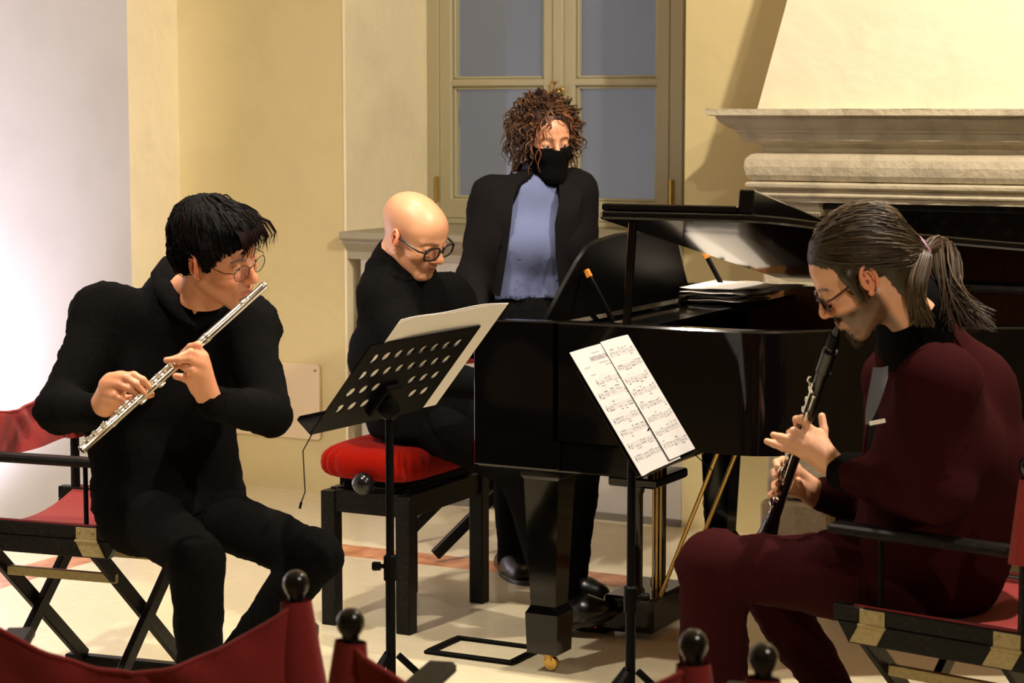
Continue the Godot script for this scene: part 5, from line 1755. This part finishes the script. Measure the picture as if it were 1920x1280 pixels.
# ---------- the page turner ----------
func page_turner() -> void:
	var J := {
		shR = at(928, 375, 7.26), shL = at(1076, 364, 7.32), neck = at(1008, 352, 7.34), chR = at(950, 450, 7.28), chL = at(1044, 450, 7.31), hipR = at(945, 610, 7.32), hipL = at(1034, 610, 7.36),
		elR = at(884, 520, 7.2), wrR = at(905, 640, 7.0), elL = at(1092, 510, 7.36), wrL = at(1078, 620, 7.26),
		knR = at(955, 830, 7.28), anR = at(958, 1050, 7.32), knL = at(1030, 830, 7.34), anL = at(1010, 1045, 7.38)}
	var P := person("standing woman with curly brown hair, black face mask and blue turtleneck", Vector3(J.hipR.x, 0, J.hipR.z))
	var sk := SkinTone.new()
	sk.base = lin(224, 160, 122); sk.brow = lin(84, 50, 34)
	var ht := Transform3D(frame(side(0.36, -0.18, 0.91), side(0.02, 0.98, 0.16)).scaled(Vector3.ONE * 1.03), at(1024, 262, 7.30))
	var body := MB.new()
	face(body, ht, sk, 0.95, 0.5)
	body.col = sk.base
	var J3 := J.duplicate()
	J3.shL = J.shL.lerp(J.neck, 0.35); J3.shR = J.shR.lerp(J.neck, 0.35)
	var bones := torso_bones(J3, 0.085) + arm_bones(J, "L", 0.036) + arm_bones(J, "R", 0.036) + leg_bones(J, "L", 0.055) + leg_bones(J, "R", 0.055)
	bones.append([J.neck, ht * Vector3(0, -0.07, -0.02), 0.068, 0.065])
	field_of(bones, 0.016, -0.028).mesh(body)
	for s in ["L", "R"]:
		var w: Vector3 = J["wr" + s]
		var d: Vector3 = (w - J["el" + s]).normalized()
		var x := d.cross(side(0, 0, 1)).normalized()
		var o := w + d * 0.075
		var fs := []
		for i in 4:
			var q := x * (-0.028 + 0.019 * i)
			fs.append([o + q, o + q * 1.05 + d * 0.035, o + q * 1.05 + d * 0.06 + side(0, 0, 0.012), o + q * 1.05 + d * 0.075 + side(0, 0, 0.028)])
		fs.append([w + d * 0.02 - x * 0.025, w + d * 0.05 - x * 0.045, w + d * 0.085 - x * 0.045])
		hand(body, sk, [[w, o - x * 0.02, 0.022, 0.014], [w, o + x * 0.02, 0.022, 0.014]], fs, 0.0078)
	put(body, "body", M.skin, P, true)
	eyes(P, ht, side(0.5, -0.35, 0.8), 0.95)
	# mask with ear loops
	var f := Field.new(Vector3(-0.1, -0.15, -0.02), Vector3(0.1, 0.0, 0.14), 0.0046)
	f.ell(Vector3(0, -0.04, 0.026), Vector3(0.066, 0.085, 0.066), 0.03)
	for s in [-1.0, 1.0]:
		f.cap(Vector3(s * 0.054, -0.06, 0.012), Vector3(s * 0.018, -0.112, 0.066), 0.02, 0.022, 0.025)
		f.ell(Vector3(s * 0.04, -0.034, 0.058), Vector3(0.03, 0.024, 0.026), 0.02)
	f.cap(Vector3(0, -0.02, 0.108), Vector3(0, -0.1, 0.088), 0.012, 0.02, 0.05)
	f.ell(Vector3(0, -0.105, 0.075), Vector3(0.028, 0.03, 0.026), 0.03)
	f.cut(Vector3(0, -0.013, 0.1), Vector3(0, 1, 0.12).normalized())
	f.cut(Vector3(0, 0, 0.022), Vector3(0, 0, -1))
	var mb := MB.new(); f.mesh(mb, ht, null, folds(23, 30.0), 0.003)
	var mk := put(mb, "face_mask", M.black_cloth, P, true)
	mb = MB.new()
	for s in [-1.0, 1.0]:
		mb.tube(PackedVector3Array([ht * Vector3(s * 0.063, -0.025, 0.03), ht * Vector3(s * 0.078, -0.002, 0.0), ht * Vector3(s * 0.08, -0.03, -0.015), ht * Vector3(s * 0.06, -0.075, 0.025)]), [0.0022], 6)
	put(mb, "ear_loops", M.black_cloth, mk, true)
	# blue turtleneck
	f = field_of(torso_bones(J3, 0.116) + [[J.neck + Vector3(0, -0.03, 0), ht * Vector3(0, -0.095, -0.012), 0.084, 0.081, 0.02]], 0.0125, -0.012)
	f.cut(at(985, 563, 7.2), Vector3(0, -1, 0))
	mb = MB.new(); f.mesh(mb, Transform3D.IDENTITY, null, folds(25, 14.0), 0.010)
	var tn := put(mb, "turtleneck", M.blue_knit, P, true)
	mb = MB.new()
	var c := PackedVector3Array()
	for i in 25:
		var a := TAU * i / 24
		c.append((J.neck + ht * Vector3(0, -0.1, -0.012)) * 0.5 + Vector3(0, -0.03, 0) + side(0.071 * cos(a), 0.006 * sin(a * 3.0), 0.073 * sin(a)))
	mb.tube(c, [0.012], 8, false)
	put(mb, "collar_fold", M.blue_knit, tn, true)
	# trousers
	f = field_of(leg_bones(J, "L", 0.064) + leg_bones(J, "R", 0.064) + [[J.hipL, J.hipR, 0.112, 0.112], [J.hipL + Vector3(0, 0.06, 0), J.hipR + Vector3(0, 0.06, 0), 0.1, 0.1]], 0.0135)
	mb = MB.new(); f.mesh(mb, Transform3D.IDENTITY, null, folds(27), 0.005)
	put(mb, "trousers", M.black_cloth, P, true)
	# open jacket with lapels
	f = field_of(torso_bones(J, 0.122) + arm_bones(J, "L", 0.045) + arm_bones(J, "R", 0.045) + [[J.hipL, J.hipR + Vector3(0, -0.05, 0), 0.125, 0.13]], 0.0125, 0.004)
	f.cut(at(985, 650, 7.2), Vector3(0, -1, 0))
	var fr := side(0.05, 0, 1.0) * 0.15
	f.cap(at(1014, 335, 7.34) + fr, at(998, 420, 7.31) + fr, 0.075, 0.105, 0.01, true)
	f.cap(at(998, 420, 7.31) + fr, at(985, 570, 7.34) + fr, 0.105, 0.12, 0.01, true)
	f.cap(at(985, 570, 7.34) + fr, at(985, 680, 7.34) + fr, 0.12, 0.115, 0.01, true)
	f.cap(J.neck + Vector3(0, -0.02, 0), ht * Vector3(0, -0.1, -0.01), 0.058, 0.066, 0.005, true)
	mb = MB.new(); f.mesh(mb, Transform3D.IDENTITY, null, folds(29), 0.008)
	var jk := put(mb, "jacket", M.jacket_grey, P, true)
	mb = MB.new()
	mb.tube(PackedVector3Array([at(972, 352, 7.24), at(966, 328, 7.30), at(976, 312, 7.38), at(1008, 306, 7.44), at(1040, 310, 7.40), at(1054, 326, 7.32), at(1050, 350, 7.25)]), [0.012, 0.02, 0.024, 0.024, 0.024, 0.02, 0.012], 10, true, 0.7)
	put(mb, "collar", M.jacket_grey, jk, true)
	for q in [[[at(975, 330, 7.26), at(963, 372, 7.16), at(958, 420, 7.15), at(950, 480, 7.16), at(938, 556, 7.17)], -1.0], [[at(1046, 326, 7.28), at(1050, 370, 7.18), at(1040, 420, 7.16), at(1042, 480, 7.17), at(1050, 556, 7.2)], 1.0]]:
		var rows := []
		var wd := [0.03, 0.075, 0.07, 0.045, 0.03]
		for i in 5:
			var p: Vector3 = q[0][i]
			rows.append(PackedVector3Array([p, p + side(q[1] * wd[i] * 0.5, 0.004, 0.002), p + side(q[1] * wd[i], 0.01, -0.02)]))
		mb = MB.new(); mb.sheet(rows, 0.006)
		put(mb, "lapel", M.jacket_grey, jk, true)
	shoe(P, Vector3(J.anR.x, 0, J.anR.z) + side(-0.02, 0, -0.06), Vector3(J.anR.x, 0, J.anR.z) + side(0.05, 0, 0.13), J.anR)
	shoe(P, Vector3(J.anL.x, 0, J.anL.z) + side(-0.02, 0, -0.06), Vector3(J.anL.x, 0, J.anL.z) + side(0.07, 0, 0.13), J.anL)
	# curls
	mb = MB.new()
	mb.col = lin(50, 26, 14)
	f = Field.new(Vector3(-0.13, -0.12, -0.15), Vector3(0.13, 0.17, 0.12), 0.007)
	f.ell(Vector3(0, 0.045, -0.03), Vector3(0.098, 0.1, 0.112), 0.02)
	for s in [-1.0, 1.0]: f.ell(Vector3(s * 0.078, -0.005, -0.03), Vector3(0.026, 0.06, 0.05), 0.02)
	f.ell(Vector3(0, -0.02, 0.11), Vector3(0.056, 0.105, 0.075), 0.012, true)
	f.mesh(mb, ht)
	var r := RandomNumberGenerator.new(); r.seed = 77
	for i in 560:
		var a := r.randf_range(-PI, PI); var e := r.randf_range(-0.95, 1.45)
		if absf(a) < 0.62 and e < 0.62: continue
		var d := Vector3(sin(a) * cos(e), sin(e), cos(a) * cos(e))
		var root := Vector3(0, 0.04, -0.025) + d * Vector3(0.085, 0.09, 0.1)
		var outw := r.randf_range(0.022, 0.045) * (1.0 if a > 0 else 1.0)
		var fall := r.randf_range(0.035, 0.10) * (1.0 - 0.4 * maxf(0.0, e - 0.6))
		if absf(a) < 1.2: fall *= 0.5
		var hr := r.randf_range(0.005, 0.010); var turns := r.randf_range(1.2, 2.4); var ph := r.randf() * TAU
		var t1 := d.cross(Vector3.UP).normalized()
		var pts := PackedVector3Array()
		var n := 13
		for k in n:
			var u := float(k) / (n - 1)
			var p := root + d * outw * sin(u * PI * 0.62) + Vector3(0, -fall * u * u, 0) + Vector3(signf(d.x) * 0.012 * u, 0, 0)
			p += (t1 * cos(ph + u * turns * TAU) + d * sin(ph + u * turns * TAU)) * hr * minf(1.0, u * 3.0)
			pts.append(ht * p)
		var br := r.randf()
		mb.col = lin(50, 30, 14).lerp(lin(124, 80, 38), br * br * 0.85)
		lock(mb, pts, r.randf_range(0.0028, 0.0052), 0.3, 0.8, 5)
	# strands across the brow and in front of the mask
	for q in [[-0.02, 0.115, 0.1, -0.045, 0.05, 0.118], [-0.03, 0.11, 0.095, -0.055, 0.02, 0.108], [-0.05, 0.09, 0.08, -0.062, -0.03, 0.1], [-0.06, 0.08, 0.07, -0.068, -0.06, 0.085], [0.01, 0.118, 0.1, 0.045, 0.075, 0.098], [0.03, 0.11, 0.09, 0.062, 0.045, 0.082], [-0.065, 0.06, 0.05, -0.058, -0.085, 0.098], [-0.07, 0.05, 0.05, -0.08, -0.1, 0.06], [0.05, 0.1, 0.07, 0.07, 0.01, 0.06], [-0.04, 0.1, 0.09, -0.035, 0.03, 0.122]]:
		var pts := PackedVector3Array()
		for k in 15:
			var u := k / 14.0
			var p := Vector3(q[0], q[1], q[2]).lerp(Vector3(q[3], q[4], q[5]), u) + Vector3(0.006 * sin(u * 12.0 + q[0] * 90.0), 0, 0.012 * sin(u * PI) + 0.005 * cos(u * 12.0 + q[0] * 90.0))
			pts.append(ht * p)
		mb.col = lin(120, 70, 36)
		lock(mb, pts, 0.0036, 0.3, 0.8, 5)
	put(mb, "hair", M.hair, P, true)

# ---------- the clarinet player ----------
func clarinetist() -> void:
	var J := {
		hipL = at(1705, 1085, 4.75), hipR = at(1690, 1070, 4.92), chL = at(1762, 850, 4.66), chR = at(1738, 840, 4.86), shL = at(1762, 722, 4.56), shR = at(1690, 715, 4.94),
		neck = at(1722, 650, 4.74), elL = at(1762, 925, 4.52), wrL = at(1577, 885, 4.76), elR = at(1690, 955, 5.02), wrR = at(1532, 925, 5.02),
		knL = at(1338, 1062, 4.95), anL = at(1338, 1435, 4.95), knR = at(1412, 1062, 5.18), anR = at(1610, 1375, 5.06)}
	var P := person("seated man with ponytail, glasses and maroon suit playing a clarinet", Vector3(J.hipL.x, 0, J.hipL.z))
	var sk := SkinTone.new()
	sk.base = lin(222, 166, 130); sk.lips = lin(150, 84, 70); sk.stubble = 0.9; sk.beard = lin(52, 34, 20); sk.moustache = 0.95; sk.brow = lin(78, 52, 32)
	var ht := Transform3D(frame(side(-0.82, -0.57, -0.05), side(-0.57, 0.82, 0.06)).scaled(Vector3.ONE * 1.0), at(1609, 512, 4.60))
	var body := MB.new()
	face(body, ht, sk, 1.0, 0.8)
	body.col = sk.base
	var bones := torso_bones(J, 0.108) + arm_bones(J, "L", 0.04) + arm_bones(J, "R", 0.04) + leg_bones(J, "L", 0.06) + leg_bones(J, "R", 0.06)
	bones.append([J.neck, ht * Vector3(0, -0.06, -0.045), 0.066, 0.06])
	field_of(bones, 0.016, -0.012).mesh(body)
	# left hand, uppermost on the instrument
	hand(body, sk, [[J.wrL, at(1524, 818, 4.785), 0.027, 0.019], [at(1570, 878, 4.800), at(1512, 845, 4.780), 0.027, 0.02], [at(1556, 868, 4.790), at(1535, 815, 4.800), 0.026, 0.016], [at(1548, 862, 4.780), at(1518, 832, 4.775), 0.026, 0.02]], [
		[at(1525, 812, 4.785), at(1503, 785, 4.775), at(1493, 786, 4.800), at(1494, 798, 4.825)],
		[at(1514, 822, 4.775), at(1488, 808, 4.770), at(1481, 812, 4.800), at(1490, 820, 4.830)],
		[at(1508, 836, 4.772), at(1479, 823, 4.762), at(1464, 819, 4.770), at(1450, 815, 4.785)],
		[at(1502, 848, 4.775), at(1468, 838, 4.765), at(1452, 832, 4.770), at(1438, 827, 4.780)],
		[at(1545, 845, 4.825), at(1545, 805, 4.845), at(1541, 780, 4.855)]], 0.0098)
	# right hand, lower, reaching round from behind
	hand(body, sk, [[J.wrR, at(1492, 885, 4.950), 0.028, 0.018], [J.wrR, at(1488, 912, 4.950), 0.028, 0.018], [at(1525, 925, 5.020), at(1488, 900, 4.960), 0.03, 0.02]], [
		[at(1490, 872, 4.950), at(1468, 862, 4.925), at(1456, 866, 4.890), at(1458, 874, 4.865)],
		[at(1487, 888, 4.950), at(1464, 880, 4.925), at(1452, 884, 4.890), at(1454, 893, 4.870)],
		[at(1485, 904, 4.950), at(1464, 902, 4.925), at(1453, 908, 4.895), at(1452, 916, 4.875)],
		[at(1485, 918, 4.950), at(1464, 920, 4.925), at(1452, 923, 4.900), at(1444, 928, 4.885)],
		[at(1518, 918, 5.000), at(1502, 910, 4.950), at(1496, 900, 4.920)]], 0.0096)
	put(body, "body", M.skin, P, true)
	eyes(P, ht, side(-0.8, -0.7, 0.0))
	glasses(P, ht, mat(rgb(54, 16, 18), 0.25), 0.0225, 0.0022, 0.5)
	var mb := MB.new()
	var rc := at(1479, 824, 4.764); var rd := (at(1464, 819, 4.77) - at(1508, 836, 4.772)).normalized()
	mb.lathe(rc - rd * 0.002, rd, [[0.0, 0.0096], [0.0, 0.0108], [0.004, 0.0108], [0.004, 0.0096]], 18)
	put(mb, "ring", M.brass, P, true)
	# black shirt with high collar
	var f := field_of(torso_bones(J, 0.122) + arm_bones(J, "L", 0.046) + [[J.neck + Vector3(0, -0.03, 0), J.neck.lerp(ht * Vector3(0, -0.06, -0.045), 0.72) + side(0.02, 0, 0), 0.09, 0.074, 0.02], [at(1726, 640, 4.70), at(1704, 566, 4.65), 0.072, 0.06, 0.02]], 0.0125)
	mb = MB.new(); f.mesh(mb)
	var sh := put(mb, "shirt", M.black_cloth, P, true)
	mb = MB.new()
	var dw: Vector3 = (J.wrL - J.elL).normalized()
	mb.tube(PackedVector3Array([J.wrL - dw * 0.07, J.wrL - dw * 0.03, J.wrL + dw * 0.008]), [0.046, 0.043, 0.040], 18)
	put(mb, "cuff", M.black_cloth, sh, true)
	# maroon jacket, open at the front
	var dr: Vector3 = (J.wrR - J.elR).normalized()
	var J2 := J.duplicate()
	J2.wrL = J.wrL - dw * 0.045; J2.wrR = J.wrR - dr * 0.02
	f = field_of(torso_bones(J, 0.136) + arm_bones(J2, "L", 0.066) + arm_bones(J2, "R", 0.062) + [[at(1812, 740, 4.76), at(1838, 900, 4.78), 0.105, 0.13, 0.06], [at(1838, 900, 4.78), at(1790, 1060, 4.8), 0.13, 0.12, 0.06], [J.neck, at(1812, 740, 4.76), 0.085, 0.105, 0.05]], 0.0115)
	f.cap(at(1630, 640, 4.82), at(1625, 760, 4.80), 0.055, 0.085, 0.012, true)
	f.cap(at(1625, 760, 4.80), at(1590, 900, 4.80), 0.085, 0.095, 0.012, true)
	f.cap(at(1684, 606, 4.70), at(1662, 556, 4.66), 0.074, 0.085, 0.006, true)
	mb = MB.new(); f.mesh(mb, Transform3D.IDENTITY, null, folds(33, 8.0), 0.008)
	var jk := put(mb, "jacket", M.maroon, P, true)
	# grey satin lapel and pocket square
	mb = MB.new()
	var rows := []
	for q in [[1652, 690, 4.585, 0.030], [1650, 712, 4.565, 0.034], [1643, 740, 4.56, 0.03], [1635, 770, 4.56, 0.022], [1628, 796, 4.565, 0.006]]:
		var p := at(q[0], q[1], q[2])
		rows.append(PackedVector3Array([p + side(-q[3] * 0.5, 0, -0.01), p, p + side(q[3] * 0.5, 0.004, 0.0)]))
	mb.sheet(rows, 0.004)
	put(mb, "lapel", M.satin_grey, jk, true)
	mb = MB.new()
	mb.bar(at(1630, 794, 4.535), at(1660, 788, 4.525), 0.004, 0.009, Vector3.UP, 0.001)
	put(mb, "pocket_square", M.paper, P, true)
	f = field_of(leg_bones(J, "L", 0.076) + leg_bones(J, "R", 0.074) + [[J.hipL, J.hipR, 0.125, 0.125], [J.knL, J.anL, 0.076, 0.07], [J.hipL, at(1560, 1075, 4.8), 0.11, 0.095]], 0.012)
	mb = MB.new(); f.mesh(mb, Transform3D.IDENTITY, null, folds(35, 10.0), 0.010)
	put(mb, "trousers", M.maroon, P, true)
	shoe(P, Vector3(J.anL.x, 0, J.anL.z) + side(0.06, 0, 0.0), Vector3(J.anL.x, 0, J.anL.z) + side(-0.17, 0, -0.02), J.anL)
	shoe(P, Vector3(J.anR.x, 0.03, J.anR.z) + side(0.06, 0, 0.0), Vector3(J.anR.x, 0, J.anR.z) + side(-0.15, 0, -0.04), J.anR)
	# hair combed back into a ponytail
	var skull := ht
	ht = ht * Transform3D(Basis.from_scale(Vector3.ONE * 1.075), Vector3(0, 0.002, -0.004))
	var knot := Vector3(0, -0.03, -0.121)
	mb = MB.new()
	mb.col = lin(46, 34, 21)
	f = Field.new(Vector3(-0.11, -0.12, -0.18), Vector3(0.11, 0.15, 0.12), 0.006)
	f.ell(Vector3(0, 0.040, -0.024), Vector3(0.081, 0.089, 0.106), 0.02)
	f.ell(Vector3(0, -0.005, -0.070), Vector3(0.066, 0.085, 0.058), 0.02)
	f.ell(Vector3(0, -0.03, 0.098), Vector3(0.08, 0.102, 0.062), 0.010, true)
	for s in [-1.0, 1.0]:
		f.ell(Vector3(s * 0.085, -0.035, 0.0), Vector3(0.03, 0.047, 0.026), 0.008, true)
		f.cap(Vector3(s * 0.07, 0.02, 0.028), Vector3(s * 0.068, -0.035, 0.03), 0.012, 0.007, 0.012)
	f.ell(Vector3(0, -0.15, -0.01), Vector3(0.1, 0.07, 0.1), 0.01, true)
	f.ell(Vector3(0, -0.066, -0.062), Vector3(0.06, 0.06, 0.044), 0.02)
	f.cap(Vector3(0, -0.02, -0.08), Vector3(0, -0.031, -0.13), 0.045, 0.013, 0.03)
	f.mesh(mb, ht, null, folds(53, 70.0), 0.003)
	var r := RandomNumberGenerator.new(); r.seed = 5
	for i in 620:
		var a := r.randf_range(-2.3, 2.3); var e := r.randf_range(-0.75, 1.5)
		var d := Vector3(sin(a) * cos(e), sin(e), cos(a) * cos(e))
		if d.z > 0.42 and d.y < 0.36: continue
		if d.y < 0.12 and d.z > -0.28 and (d.z < 0.16 or d.y < -0.28): continue
		if d.y < -0.35 and d.z > -0.5: continue
		var pts := PackedVector3Array()
		var lift := r.randf_range(1.0, 1.022)
		var endd := (knot - Vector3(0, 0.03, -0.03)).normalized()
		for k in 9:
			var u := k / 8.0
			var q := d.slerp(endd, u * 0.985)
			var t := f.reach(Vector3(0, 0.03, -0.03), q)
			if t < 0.0: break
			pts.append(ht * (Vector3(0, 0.03, -0.03) + q * (t + (lift - 1.0) * 0.1)))
		if pts.size() < 4: continue
		var v := r.randf()
		mb.col = lin(48, 36, 22).lerp(lin(104, 82, 52), v * v)
		lock(mb, pts, r.randf_range(0.0018, 0.0038), 0.6, 0.4)
	# tail: out of the tie, arching over and falling on the shoulder
	for i in 420:
		var th := r.randf() * TAU; var rr := sqrt(r.randf())
		var sp := Vector2(cos(th), sin(th)) * rr
		var loop := r.randf() < 0.4
		var end := at(1760, 700, 4.60) if loop else at(lerpf(1690, 1850, r.randf()), lerpf(560, 640, r.randf()), 4.62 + sp.x * 0.05)
		var k0 := ht * (knot + Vector3(sp.x * 0.012, sp.y * 0.014, 0.0))
		var k1 := ht * (knot + Vector3(sp.x * 0.03, 0.018 + sp.y * 0.03, -0.045))
		var pk := at(1760 + sp.x * 32, 474 + sp.y * 32, 4.66 + sp.x * 0.035)
		var mid := at(1772 + sp.x * 34, 535 + sp.y * 20, 4.65 + sp.y * 0.035)
		end = at(1704 + r.randf() * 50, 590 + r.randf() * 26, 4.55) if loop else at(1760 + r.randf() * 110, 580 + r.randf() * 44, 4.62 + sp.y * 0.03)
		if loop:
			pk = at(1732 + sp.x * 16, 484 + sp.y * 14, 4.56); mid = at(1716 + sp.x * 20, 545 + sp.y * 10, 4.54 + sp.y * 0.02)
		var cv := Curve3D.new()
		cv.add_point(k0, Vector3.ZERO, (k1 - k0) * 0.6); cv.add_point(pk, (k1 - pk) * 0.5, (mid - k1) * 0.25); cv.add_point(mid, (pk - end) * 0.2, (end - pk) * 0.2); cv.add_point(end, (mid - end) * 0.3)
		var pts := PackedVector3Array()
		for k in 13: pts.append(cv.sample_baked(cv.get_baked_length() * k / 12.0, true))
		var v := r.randf()
		mb.col = lin(46, 33, 19).lerp(lin(92, 70, 42), v * v)
		lock(mb, pts, r.randf_range(0.0028, 0.005), 0.2, 0.6)
	put(mb, "hair", M.hair, P, true)
	mb = MB.new()
	for o in [0.0, 0.016]:
		var c := PackedVector3Array()
		for i in 19: c.append(ht * (knot + Vector3(0.0165 * cos(TAU * i / 18), 0.0185 * sin(TAU * i / 18), 0.0 - o)))
		mb.tube(c, [0.0032], 8, false)
	var ties := mb
	mb = MB.new()
	ht = skull
	# cropped beard: short hairs standing off jaw, chin and lip
	for i in 620:
		var sx := -1.0 if r.randf() < 0.5 else 1.0
		var u := r.randf()
		var pj := Vector3(sx * lerpf(0.066, 0.012, pow(u, 0.8)), lerpf(-0.035, -0.118, u) + r.randf_range(-0.012, 0.026), lerpf(0.012, 0.088, u) - r.randf() * 0.012)
		if i % 4 == 0: pj = Vector3(r.randf_range(-0.028, 0.028), -0.056 + r.randf_range(-0.005, 0.004), 0.094)
		elif i % 4 == 1: pj = Vector3(r.randf_range(-0.026, 0.026), r.randf_range(-0.125, -0.092), r.randf_range(0.078, 0.094))
		var nn := Vector3(pj.x * 1.2, (pj.y + 0.06) * 0.6, pj.z * 0.55).normalized()
		mb.col = lin(58, 40, 24).lerp(lin(100, 72, 44), r.randf() * r.randf())
		lock(mb, PackedVector3Array([ht * (pj - nn * 0.006), ht * (pj + nn * 0.002 + Vector3(0, -0.003, 0)), ht * (pj + nn * 0.004 + Vector3(0, -0.009, 0.001))]), 0.0011, 0.2, 0.8, 4)
	put(mb, "beard", M.hair, P, true)
	mb = ties
	put(mb, "hair_tie", mat(rgb(190, 140, 176), 0.7), P, true)
	clarinet()

func clarinet() -> void:
	var a := at(1573, 608, 4.63); var b := at(1436, 1012, 5.02)
	var d := (b - a).normalized()
	var L := 0.67
	var T := thing("clarinet", "black clarinet with silver keys held by the man in maroon", "clarinet", (a + b) * 0.5)
	var m := MB.new()
	m.lathe(a, d, [[0.0, 0.0], [0.0, 0.004], [0.03, 0.009], [0.06, 0.0125], [0.075, 0.0125], [0.076, 0.0115]], 18)
	put(m, "mouthpiece", M.ebony, T, true)
	m = MB.new()
	m.lathe(a, d, [[0.03, 0.0098], [0.03, 0.0125], [0.062, 0.0145], [0.064, 0.013]], 18)
	put(m, "ligature", M.black_metal, T, true)
	m = MB.new()
	m.lathe(a, d, [[0.076, 0.012], [0.076, 0.0165], [0.082, 0.017], [0.13, 0.0165], [0.138, 0.0172], [0.14, 0.0142], [0.33, 0.0140], [0.335, 0.0155], [0.35, 0.0155], [0.352, 0.0145], [L - 0.06, 0.0155], [L - 0.05, 0.018], [L - 0.02, 0.021], [L + 0.02, 0.027], [L + 0.055, 0.031], [L + 0.055, 0.0]], 22)
	put(m, "body_joints", M.ebony, T, true)
	var ring_metal := mat(rgb(60, 58, 56), 0.3, 1.0)
	for u in [0.077, 0.137, 0.328, 0.35, L - 0.055]:
		m = MB.new()
		m.lathe(a + d * u, d, [[0.0, 0.0148], [0.0, 0.0176], [0.003, 0.0176], [0.003, 0.0148]], 18)
		put(m, "tenon_ring", ring_metal, T, true)
	var up := side(-1, 0.3, 0.5)
	up = (up - d * up.dot(d)).normalized()
	var lat := d.cross(up).normalized()
	if lat.dot(side(0, 0, 1)) < 0: lat = -lat
	for q in [[0.17, 0.25, 0.3], [0.20, 0.32, 0.9], [0.36, 0.48, 0.7], [0.40, 0.56, -0.1], [0.44, 0.58, 0.4]]:
		m = MB.new()
		var o: Vector3 = (up * (1.0 - absf(q[2]) * 0.4) + lat * q[2]).normalized() * 0.0195
		m.tube(PackedVector3Array([a + d * q[0] + o, a + d * q[1] + o]), [0.0022], 8)
		for u in [q[0], q[1]]: m.lathe(a + d * u + o * 0.7, o.normalized(), [[0.0, 0.002], [0.007, 0.002], [0.009, 0.0034], [0.01, 0.0]], 8)
		put(m, "key_rod", M.chrome, T, true)
	for q in [[0.19, 0.2, 0.009], [0.225, 0.0, 0.0075], [0.255, 0.0, 0.0075], [0.29, 0.1, 0.0075], [0.375, 0.0, 0.008], [0.405, 0.0, 0.008], [0.435, 0.0, 0.008], [0.475, 0.5, 0.009], [0.505, 0.2, 0.010], [0.535, 0.5, 0.010], [0.565, 0.1, 0.011]]:
		m = MB.new()
		var dirn: Vector3 = (up + lat * q[1]).normalized()
		m.lathe(a + d * q[0] + dirn * 0.0165, dirn, [[0.0, 0.0], [0.0, q[2]], [0.002, q[2]], [0.0035, q[2] * 0.8], [0.004, 0.0]], 14)
		put(m, "key_cup", M.chrome, T, true)
	for q in [[0.155, 0.185, 0.0, 0.010], [0.43, 0.50, 0.35, 0.014], [0.42, 0.49, 0.6, 0.012], [0.52, 0.57, 0.3, 0.010], [0.245, 0.31, 1.3, 0.006]]:
		m = MB.new()
		var dirn: Vector3 = (up + lat * q[2]).normalized()
		var p0: Vector3 = a + d * q[0] + dirn * (0.018 + q[3]); var p1: Vector3 = a + d * q[1] + dirn * 0.019
		m.tube(PackedVector3Array([p0, p0.lerp(p1, 0.3) + dirn * 0.004, p0.lerp(p1, 0.65), p1]), [0.0045, 0.004, 0.0024, 0.0028], 8, true, 0.6)
		put(m, "key_lever", M.chrome, T, true)
